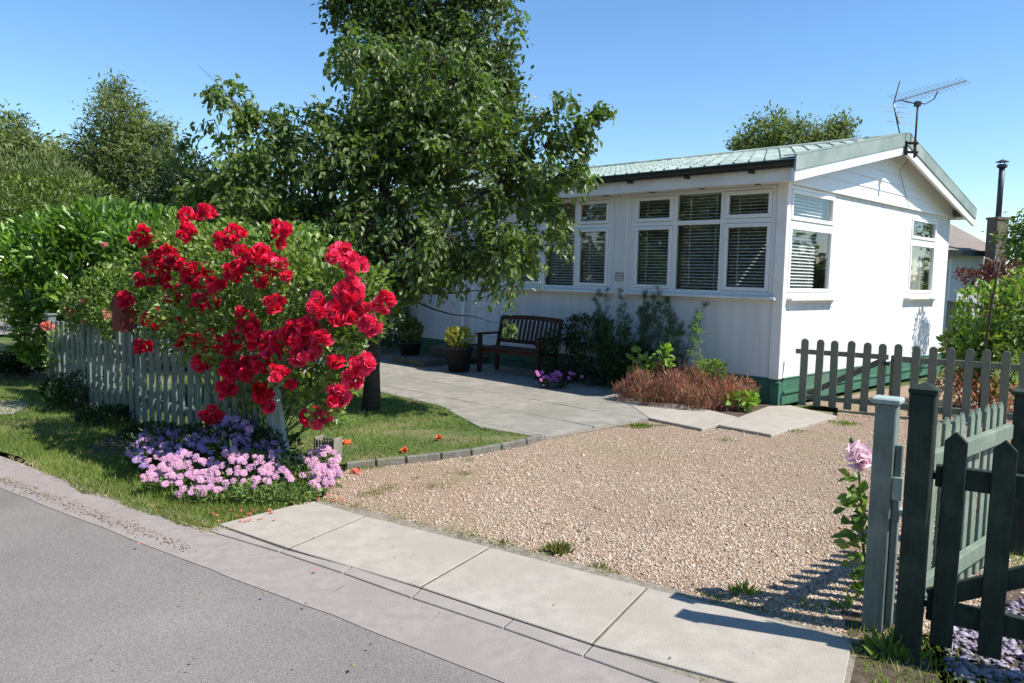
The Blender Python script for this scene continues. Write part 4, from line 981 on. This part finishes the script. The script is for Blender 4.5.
# the big red rose
def fence_depth(x):
    k = (x-512)/F; t = (-5.55-9.25*k)/( -(-1.76+5.55)+(5.79-9.25)*k); Y = 9.25+(5.79-9.25)*max(0, min(1.25, t)); return Y
fd = lambda x: max(5.15, min(7.4, fence_depth(x)))
rb = at(285,470)
rs = shrub('rose_bush', 'climbing rose bush covered in red blooms over the picket fence', (rb.x-.25, rb.y+.1, 0),
      [L(205,265,fd(195)+.1,55,45,.5), L(160,300,fd(160)+.1,36,45,.4), L(255,270,fd(255)+.25,60,40,.5), L(310,280,5.7,55,42,.5), L(345,300,5.6,38,45,.4), L(250,330,5.95,70,40,.42), L(310,365,5.55,50,40,.38), L(345,345,5.45,26,42,.3), L(325,400,5.4,24,26,.22), L(200,320,6.3,50,40,.4), L(180,240,6.9,30,24,.4,500), L(285,245,6.1,40,20,.4,600),L(175,222,6.9,14,12,.2,170),L(232,228,6.4,16,10,.2,160),L(300,236,6.0,16,9,.2,140),L(370,280,5.6,16,20,.2,240),L(372,330,5.5,12,14,.2,150),L(348,385,5.4,14,16,.15,170),L(225,245,6.4,20,12,.2,200),L(128,262,7.1,18,16,.2,200),L(255,385,5.9,30,24,.2,400)],
      12000, .052, .6, M['roseleaf'], cat='rose bush', up=.5, lo=.3, stems=60, sr=.007)
def bloom_mesh(name, m, seed, r=.042):
    g = np.random.default_rng(seed); n = 46
    d = nrm(g.normal(size=(n,3))); d[:,2] = np.abs(d[:,2])*1.1-.25; d = nrm(d)
    rad = g.uniform(.25,1,n)
    P = d*r*rad[:,None]*.55
    D = nrm(d+np.array([0,0,.35])+g.normal(0,.35,(n,3)))
    S = g.uniform(.55,.95,n)*r
    Nn = nrm(np.cross(D, g.normal(size=(n,3))))
    V, T = leaf_arrays(P, D, Nn, S, S*1.25, .28, -.1)
    return np_mesh(name, V, T, m)
BM = [bloom_mesh('bloom_%s' % 'abcdef'[i], m, 30+i) for i, m in enumerate((M['rosered'],M['rosered'],M['rosepink'],M['rosered'],M['rosepink'],M['rosedeep']))]
clusters = [(188,218,9),(206,212,8),(145,237,11),(133,240,7),(188,234,10),(166,259,17),(142,280,8),(160,278,12),(195,276,16),(206,303,14),(223,242,8),(237,236,9),(234,272,12),(245,267,8),(255,260,9),(272,266,14),(262,255,8),(280,230,9),(281,244,7),(241,254,6),(339,256,13),(354,265,11),(350,291,15),(341,314,16),(318,307,11),(384,304,13),(369,327,10),(360,307,9),(153,320,13),(175,303,11),(142,347,9),(187,341,9),(205,342,13),(230,345,15),(201,362,8),(248,325,10),(241,313,6),(275,303,10),(296,334,15),(272,347,15),(263,362,12),(277,373,9),(246,369,10),(226,391,9),(211,415,12),(263,393,9),(269,407,7),(361,365,12),(351,380,8),(338,396,12),(316,418,15),(336,362,6),(310,351,10),(309,325,9),(231,369,10),(155,263,12),(286,276,6),(171,292,8),(125,300,8),(300,357,8),(310,230,0),(176,263,10),(215,285,9),(290,385,6),(184,322,8),(262,283,6),(255,340,8),(322,340,8)]
blooms = []
for (x, y, r) in clusters:
    if r == 0: continue
    k = 1 if r < 8 else 3 if r < 10 else 4 if r < 12 else 5 if r < 15 else 8
    if (x, y) in ((384,304),(316,418),(211,415)): k = 4
    base_d = (fd(x) if x < 277 else 5.55)-(.36+.22*max(0, min(1, (290-x)/60)))
    for j in range(k):
        a = random.uniform(0, 6.28); q = r*.62*math.sqrt(random.random()) if k > 1 else 0
        if k > 1: a = 6.28*j/k+random.uniform(-.3,.3); q = r*.58
        D_ = base_d+random.uniform(-.08,.1); p = pd(x+q*math.cos(a), y+q*math.sin(a)*.9, D_)
        blooms.append((p, x, y, r))
ordr = sorted(range(len(blooms)), key=lambda i: (blooms[i][0].y))
near, rest = ordr[:100], ordr[100:]
Rv = []; RT = []; cnt = 0
for i in ordr:
    p, x, y, r = blooms[i]
    vi = random.choice((0,1,3,2)) if x < 300 else random.choice((2,4,0,2))
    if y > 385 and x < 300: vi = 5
    ax = Vector((random.uniform(-.5,.5)+.25, -1, random.uniform(.1,.8))).normalized()
    rot = ax.to_track_quat('Z','Y')@Matrix.Rotation(random.uniform(0,6.28), 3, 'Z').to_quaternion()
    s = random.uniform(.85,1.42)
    if i in near:
        o = add_obj('rose_bloom', BM[vi], rs); o.location = p-Vector(rs.location); o.rotation_mode = 'QUATERNION'; o.rotation_quaternion = rot; o.scale = (s,s,s)
    else:
        me = BM[vi]; v = np.empty(len(me.vertices)*3); me.vertices.foreach_get('co', v); v = v.reshape(-1,3)*s; v = v@np.array(rot.to_matrix()).T+np.array(p-Vector(rs.location))
        Rv.append(v); t = np.empty(len(me.loops), int); me.loops.foreach_get('vertex_index', t); RT.append(t.reshape(-1,4)+cnt); cnt += len(v)
if Rv:
    o = add_obj('far_blooms', np_mesh('far_blooms', np.concatenate(Rv), np.concatenate(RT), M['rosered']), rs); o['kind'] = 'stuff'
# peach rose at the far end
def small_rose(name, label, base, lobes, n, bl, bmesh_, lm, size=.05):
    t = shrub(name, label, base, lobes, n, size, .55, lm, cat='rose bush', lo=.2, stems=6, sr=.006)
    for (x, y, D, s) in bl:
        o = add_obj('rose_bloom', bmesh_, t); p = pd(x, y, D); o.location = p-Vector(base); o.rotation_euler = (R(70)+random.uniform(-.4,.4), random.uniform(-.4,.4), random.uniform(-.5,.5)); o.scale = (s,s,s)
    return t
pk = bloom_mesh('peach_bloom', M['peach'], 77); pk2 = bloom_mesh('pale_bloom', M['pinkpale'], 78)
small_rose('peach_rose', 'single peach rose nodding over the far fence post', at(50,398), [L(52,355,8.75,5,20,.08,200), L(62,330,8.7,6,6,.1,60)], 120, [(48,326,8.7,1.5)], pk, M['roseleaf'])
small_rose('pink_rose_bush', 'sparse rose bush with small pink blooms left of the red roses', at(100,408), [L(90,305,8.3,28,22,.3), L(108,290,8.2,22,30,.3), L(82,322,8.5,12,8,.2,120), L(115,320,7.9,20,20,.2)], 2300,
           [(70,313,8.3,1.3),(66,309,8.3,1.0),(83,302,8.2,.8),(108,317,7.8,.9),(105,313,7.8,.7),(137,277,7.3,1.0),(104,245,8.0,.7),(84,322,8.2,.7)], bloom_mesh('rosy_bloom', island_mat('rosy_petal', [(.75,.2,.22),(.8,.35,.33)], .5, .2), 79), M['roseleaf'])

# ------------------------------------------------------------------ flower clumps along the verge
def daisy(name, m, seed, r=.021):
    g = np.random.default_rng(seed); n = 22; a = np.linspace(0, 6.283, n, endpoint=False)+g.normal(0,.08,n)
    D = np.stack([np.cos(a), np.sin(a), g.uniform(.05,.35,n)], 1); V, T = leaf_arrays(np.zeros((n,3)), D, np.tile([0,0,1.],(n,1)), r*g.uniform(.8,1.1,n), r*.6, .1, .25)
    me = np_mesh(name, V, T, m); return me
eye_b = MB(); eye_b.lathe([(.0,.007),(.004,.006),(.0065,.002),(.007,-.002)], 8); EYEM = eye_b.mesh('flower_eye', M['daisyeye'])
DP = [daisy('daisy_purple', M['aster_p'], 1), daisy('daisy_purple_b', M['aster_p'], 2)]; DK = [daisy('daisy_pink', M['aster_k'], 3), daisy('daisy_pink_b', M['aster_k'], 4)]
def clump(name, label, base, lobes, n, lm, flowers, size=.04, ratio=.4):
    t = shrub(name, label, base, lobes, n, size, ratio, lm, cat='flowering plant', lo=.25, up=.7, stems=14, sr=.005, group=None)
    random.shuffle(flowers); VV = []; TT = []; c0 = 0
    for (p, mesh_, s) in flowers[100:]:
        ax = Vector((random.uniform(-.5,.5)+.2, -.9, random.uniform(.3,1.2))).normalized(); mt = np.array(ax.to_track_quat('Z','Y').to_matrix())
        v = np.empty(len(mesh_.vertices)*3); mesh_.vertices.foreach_get('co', v); v = (v.reshape(-1,3)*s)@mt.T+np.array(p-Vector(base))
        t_ = np.empty(len(mesh_.loops), int); mesh_.loops.foreach_get('vertex_index', t_); VV.append(v); TT.append(t_.reshape(-1,4)+c0); c0 += len(v)
    if VV:
        o = add_obj('further_flowers', np_mesh('further_flowers', np.concatenate(VV), np.concatenate(TT), flowers[-1][1].materials[0]), t); o['kind'] = 'stuff'
    for i, (p, mesh_, s) in enumerate(flowers[:100]):
        o = add_obj('flower_head', mesh_, t); o.location = p-Vector(base)
        ax = Vector((random.uniform(-.5,.5)+.2, -.9, random.uniform(.3,1.2))).normalized(); o.rotation_mode = 'QUATERNION'; o.rotation_quaternion = ax.to_track_quat('Z','Y'); o.scale = (s,s,s)
        e = add_obj('flower_eye', EYEM, o)
    return t
def fl_px(cl, meshes, D, s=1.0):
    out = []
    for (x, y, rx, ry, n) in cl:
        for _ in range(n):
            a = random.uniform(0,6.28); q = math.sqrt(random.random()); xx = x+rx*q*math.cos(a); yy = y+ry*q*math.sin(a)
            dep = D(xx, yy); out.append((pd(xx, yy, dep), random.choice(meshes), s*random.uniform(.8,1.2)))
    return out
dA = lambda x, y: 5.66-(y-440)*.009+random.uniform(-.03,.03)
fA = fl_px([(165,438,28,9,34),(140,454,12,14,18),(185,450,28,10,26),(232,428,20,11,34),(208,438,16,8,14),(268,450,15,9,20),(240,446,20,6,10)], DP, dA, 1.25)+fl_px([(145,440,6,4,3),(160,455,10,4,4)], DK, dA, 1.5)
clump('purple_aster', 'purple daisy flowers in front of the picket fence shade', at(190,470), [L(165,450,5.75,38,26,.28), L(225,445,5.8,40,24,.28), L(270,455,5.7,30,26,.25)], 3600, M['darkleaf'], fA)
fB = fl_px([(188,468,34,16,40),(212,484,16,12,18),(190,490,14,9,8),(255,474,26,13,16),(225,458,26,8,10),(160,468,20,14,14),(175,462,16,8,8),(238,462,10,16,10),(256,462,10,6,7),(282,472,14,10,12),(272,462,6,12,5),(262,479,12,5,6),(232,424,0,0,0),(250,430,3,3,1),(155,478,14,10,5)], DK, lambda x,y: 5.32-(y-450)*.0075+random.uniform(-.03,.03), 1.15)
clump('pink_daisy_plant', 'mixed pink daisy flowers over small green leaves at the verge', at(235,500), [L(190,480,5.45,40,20,.25), L(245,475,5.4,44,22,.22), L(290,480,5.35,34,24,.2), L(270,493,5.12,50,14,.16,1500), L(215,496,5.12,40,13,.15,900)], 6600, M['asterleaf'], fB, .034, .45)
fC = fl_px([(322,462,17,15,60),(318,478,17,9,22),(332,470,9,9,12),(302,460,3,5,2),(312,482,4,3,2),(320,490,3,3,1)], DK, lambda x,y: 5.42-(y-460)*.009+random.uniform(-.04,.02), 1.2)
clump('lilac_aster', 'dense mound of lilac pink daisies beside the concrete path corner', at(322,490), [L(320,470,5.5,20,18,.15)], 1100, M['asterleaf'], fC, .035, .45)

# ------------------------------------------------------------------ planting in front of the bungalow
shrub('bed_shrub', 'dark leafy shrub against the bungalow wall beside the bench', hw(-.7,2.9), [(hw(-.6,3.1,.4),Vector((.42,.4,.42)),1),(hw(-.55,2.4,.45),Vector((.5,.4,.5)),1.2),(hw(-.4,2.8,.75),Vector((.4,.35,.28)),.7),(hw(-.5,1.8,.35),Vector((.4,.35,.35)),.8)], 5200, .06, .4, M['darkleaf'], lo=.3, up=.8)
shrub('entrance_shrub', 'tall dark shrub against the bungalow left of the door steps', hw(-.5,8.2), [(hw(-.55,7.7,.7),Vector((.55,.45,.65)),1),(hw(-.5,8.8,.9),Vector((.7,.45,.9)),1.4),(hw(-.55,7.4,1.4),Vector((.35,.35,.4)),.5)], 4200, .08, .45, M['darkleaf'], lo=.3)
def fennel(pos, h, label, n=5, m=M['fennel'], spread=.18, name='fennel'):
    t = thing(name, label, 'plant', pos, 0, 'feathery fennel plants below the front windows' if name == 'fennel' else None)
    b = MB(); P = []; D = []
    for _ in range(n):
        dx, dy = random.gauss(0,spread), random.gauss(0,spread*.6); hh = h*random.uniform(.7,1.0)
        b.tube([(dx*.2,dy*.2,0),(dx*.6,dy*.6,hh*.5),(dx,dy,hh)], [.008,.006,.002], 5)
        for k in range(34):
            u = random.uniform(.2,1); c = np.array([dx*u,dy*u,hh*u]); a = random.uniform(0,6.28); d = np.array([math.cos(a),math.sin(a),random.uniform(.1,.9)])*.14*(1.25-u)
            q = 30; uu = rng.random(q)[:,None]; P.append(c+d*uu+rng.normal(0,.012,(q,3))); D.append(np.tile(d/np.linalg.norm(d),(q,1))+rng.normal(0,.8,(q,3)))
    b.build('stem', M['stemg'], t)
    P = np.concatenate(P); D = np.concatenate(D); V, T = blade_arrays(P, D, .05, .0042); add_obj('foliage', np_mesh('fennel_foliage', V, T, m), t)
fennel(hw(-.35,2.45), 1.55, 'tallest feathery fennel, its head reaching the small plaque', 4, spread=.1)
fennel(hw(-.5,1.75), 1.5, 'feathery fennel between the two window openings below the sill', 10, spread=.22)
fennel(hw(-.5,1.25), 1.35, 'feathery fennel below the middle pane of the nearer window', 10, spread=.22)
fennel(hw(-.6,2.1), 1.1, 'lower bushy fennel behind the other stems', 7, spread=.25)
fennel(hw(-.75,.72), 1.25, 'single thin pale fennel stem near the house corner', 1, m=M['limeleaf'], spread=.03)
# reddish ground cover
hp = thing('reddish_ground_cover', 'low rusty red ground cover plant along the bed at the house corner', 'plant', at(700,404))
poly = np.array([(p.x,p.y) for p in [hw(-1.42,1.5),hw(-1.55,.95),hw(-1.35,.25),hw(-.75,-.05),hw(-.25,.1),hw(-.4,.9),hw(-.7,1.5)]])
c = scatter([tuple(q) for q in poly], 6400); cen = poly.mean(0); rr_ = np.linalg.norm((c-cen)/np.array([1.0,.9]),axis=1)
hgt = .44*np.clip(1.1-rr_**2*.7,.3,1)*(.75+.35*np.sin(c[:,0]*9)*np.sin(c[:,1]*8))
Pn = np.stack([c[:,0]-hp.location.x, c[:,1]-hp.location.y, rng.random(len(c))**.6*hgt],1); D = np.stack([rng.normal(0,.55,len(c)),rng.normal(0,.55,len(c)),rng.uniform(.5,1.5,len(c))],1)
V, T = leaf_arrays(Pn, D, rng.normal(size=(len(c),3)), rng.uniform(.04,.12,len(c)), .008); add_obj('foliage', np_mesh('ground_cover_foliage', V, T, M['heather']), hp)
b = MB()
for _ in range(420):
    i = random.randrange(len(c)); x, y = c[i,0]-hp.location.x, c[i,1]-hp.location.y; b.tube([(x,y,0),(x+random.gauss(0,.03),y+random.gauss(0,.04),hgt[i]*random.uniform(.9,1.6))], [.003,.0015], 3, False)
b.build('stem', M['heather'], hp)
shrub('leafy_plant', 'bright lime green leafy plant at the house corner base', hw(-.75,.02), [(hw(-.8,.05,.12),Vector((.16,.14,.12)),1)], 170, .09, .55, M['limeleaf'], lo=.1, cat='plant', stems=3, sr=.005)
shrub('lime_plant', 'lime green broad leaved plant in front of the fennel', hw(-.8,1.35), [(hw(-.8,1.5,.45),Vector((.12,.12,.16)),1),(hw(-.75,1.2,.55),Vector((.14,.1,.1)),1),(hw(-.8,1.35,.25),Vector((.1,.1,.2)),.6)], 230, .1, .5, M['limeleaf'], lo=.1, cat='plant', stems=5, sr=.005)
shrub('small_sage_plant', 'small round green plant between ground cover and wall', hw(-.45,.62), [(hw(-.5,.62,.4),Vector((.16,.14,.14)),1)], 420, .06, .35, M['brightleaf'], lo=.1, cat='plant', stems=3, sr=.005)
mg = shrub('magenta_flowers', 'low pink and purple flowers on the shaded patio edge by the bench', hw(-1.3,2.55), [(hw(-1.3,2.6,.1),Vector((.22,.16,.1)),1)], 500, .035, .5, M['darkleaf'], lo=.2, cat='flowering plant', stems=4, sr=.004)
MGM = daisy('magenta_flower', M['magenta'], 9, .03)
for i in range(26):
    o = add_obj('flower_head', MGM, mg); q = hw(-1.3,2.6,.16)-Vector(mg.location); o.location = q+Vector((random.gauss(0,.13),random.gauss(0,.08),random.uniform(-.03,.08))); o.rotation_euler = (random.uniform(.3,1.2),random.uniform(-.5,.5),0)

# ------------------------------------------------------------------ right-hand shrubs
shrub('bright_shrub', 'bright green broad leaved shrub behind the rounded picket fence', pd(1000,380,9.9).xy.to_3d(),
      [L(1000,320,9.8,42,34,.6), L(975,345,9.7,28,30,.5), L(1030,310,9.8,30,44,.6), L(1010,370,9.5,46,30,.5), L(965,365,9.8,18,22,.3,500)], 4600, .10, .45, M['brightleaf'], lo=.4)
shrub('purple_shrub', 'dark purple leaved shrub below the brick chimney', pd(975,320,13).xy.to_3d(), [L(985,283,13,20,12,.4), L(1000,272,13,16,16,.4), L(968,276,13,8,6,.2,60)], 900, .08, .4, M['acerleaf'], lo=.3)
shrub('low_border_plant', 'brownish low plants behind the rounded pickets', pd(955,400,9.6).xy.to_3d(), [L(955,385,9.6,22,16,.4), L(990,395,9.2,36,14,.4)], 1100, .06, .4, M['heather'], lo=.2, cat='plant', stems=4)
# pink poppy by the pale post
pp_ = at(866,610); pop = thing('pink_poppy', 'tall plant with one double pink bloom beside the pale gate post', 'flowering plant', pp_)
def wp(x, y, D): return pd(x, y, D)-Vector(pp_)
b = MB(); b.tube([(0,0,0), wp(864,560,3.62), wp(861,500,3.6), wp(858,462,3.6)], [.008,.007,.006,.005], 6); b.tube([wp(859,470,3.6), wp(852,452,3.58), wp(851.5,444,3.58)], .003, 5); b.build('stem', M['stemg'], pop)
P = []; D = []
for (x, y, n) in ((858,476,5),(862,490,8),(857,503,8),(852,510,5),(864,520,8),(866,535,9),(846,540,5),(853,535,5),(862,555,9),(868,570,9),(850,570,4),(866,590,8),(845,600,4)):
    for _ in range(n): P.append(np.array(wp(x+random.gauss(0,3.5), y+random.gauss(0,4), 3.6+random.gauss(0,.03)))); D.append(np.array([random.gauss(-.4,.8),random.gauss(-.3,.5),random.gauss(.0,.5)]))
V, T = leaf_arrays(np.array(P), np.array(D), rng.normal(size=(len(P),3))+np.array([0,-.5,1.2]), rng.uniform(.04,.085,len(P)), rng.uniform(.03,.055,len(P)), .15, .25)
add_obj('leaves', np_mesh('poppy_leaves', V, T, M['roseleaf']), pop)
o = add_obj('bloom', bloom_mesh('poppy_bloom', M['pinkpale'], 91, .052), pop); o.location = wp(858,459,3.57); o.rotation_euler = (R(55),0,0); o.scale = (1.4,1.4,1.4)
b = MB(); b.lathe([(0,-.018),(.009,-.01),(.012,.0),(.009,.012),(0,.02)], 8); o = b.build('bud', M['stemg'], pop); o.location = wp(851.5,441,3.58)
# trees standing across the lane and beyond the side garden (outside the frame, mirrored in the windows)
def off_tree(label, x, y, h, r, seedn, m):
    tree('roadside_tree', label, (x,y,0), (x,y,h*.7), .2, [(Vector((x,y,h*.6)),Vector((r,r,h*.38)),1),(Vector((x+r*.5,y+r*.4,h*.45)),Vector((r*.7,r*.7,h*.3)),.6),(Vector((x-r*.4,y-r*.6,h*.4)),Vector((r*.8,r*.8,h*.35)),.6)], 260, 20, .3, .6, m, droop=0, tw=0, jit=.35, group='trees outside the picture mirrored in the windows')
off_tree('leafy tree across the lane seen mirrored in the far front window', -13,7.5,6.5,3.0,1,M['reflleaf'])
off_tree('leafy tree across the lane seen mirrored in the near front window', -12,2,6.0,3.2,2,M['reflleaf'])
off_tree('leafy tree farthest along the lane mirrored in the far window', -16,13.5,7.5,3.6,6,M['reflleaf'])
off_tree('leafy tree across the lane nearest the camera side', -9,-3.5,6.5,3.2,3,M['reflleaf'])
off_tree('leafy tree mirrored low in the side windows', 22,16,2.7,2.2,4,M['reflleaf'])
off_tree('leafy tree mirrored in the farther side window', 23,24,3.2,2.6,5,M['reflleaf'])

# ------------------------------------------------------------------ light, sky, camera
SUN_H = Vector((.947,-.321)).normalized(); EL = R(51)
w = bpy.data.worlds.new('World'); sc.world = w; w.use_nodes = True; nt = w.node_tree
sky = nt.nodes.new('ShaderNodeTexSky'); sky.sky_type = 'NISHITA'; sky.sun_disc = False
sky.sun_elevation = EL; sky.sun_rotation = math.atan2(SUN_H.x, SUN_H.y); sky.altitude = 0; sky.air_density = 1.0; sky.dust_density = 0; sky.ozone_density = 4.0
hs = nt.nodes.new('ShaderNodeHueSaturation'); hs.inputs['Saturation'].default_value = 1.13; nt.links.new(sky.outputs[0], hs.inputs['Color']); nt.links.new(hs.outputs[0], nt.nodes['Background'].inputs[0]); nt.nodes['Background'].inputs[1].default_value = .124
sd_ = bpy.data.lights.new('sun', 'SUN'); sd_.energy = 5.0; sd_.angle = R(.53); sd_.color = (1,.955,.89)
so = bpy.data.objects.new('sun', sd_); COL.objects.link(so)
v = Vector((SUN_H.x*math.cos(EL), SUN_H.y*math.cos(EL), math.sin(EL))); so.rotation_euler = v.to_track_quat('Z','Y').to_euler(); so.location = (8,-4,12)
cam = bpy.data.cameras.new('camera'); co = bpy.data.objects.new('camera', cam); COL.objects.link(co)
cam.sensor_width = 36; cam.lens = F/CW*36; cam.clip_end = 2000; cam.clip_start = .05
Rm = Matrix([[AX[i][j] for j in range(3)] for i in range(3)]).to_4x4()
co.matrix_world = Matrix.Translation((0,0,EYE))@Rm
sc.camera = co
sc.view_settings.view_transform = 'Standard'; sc.view_settings.look = 'None'; sc.view_settings.exposure = .68; sc.view_settings.gamma = 1
sc.cycles.max_bounces = 6; sc.cycles.transparent_max_bounces = 8
try: sc.cycles.use_denoising = True
except Exception: pass
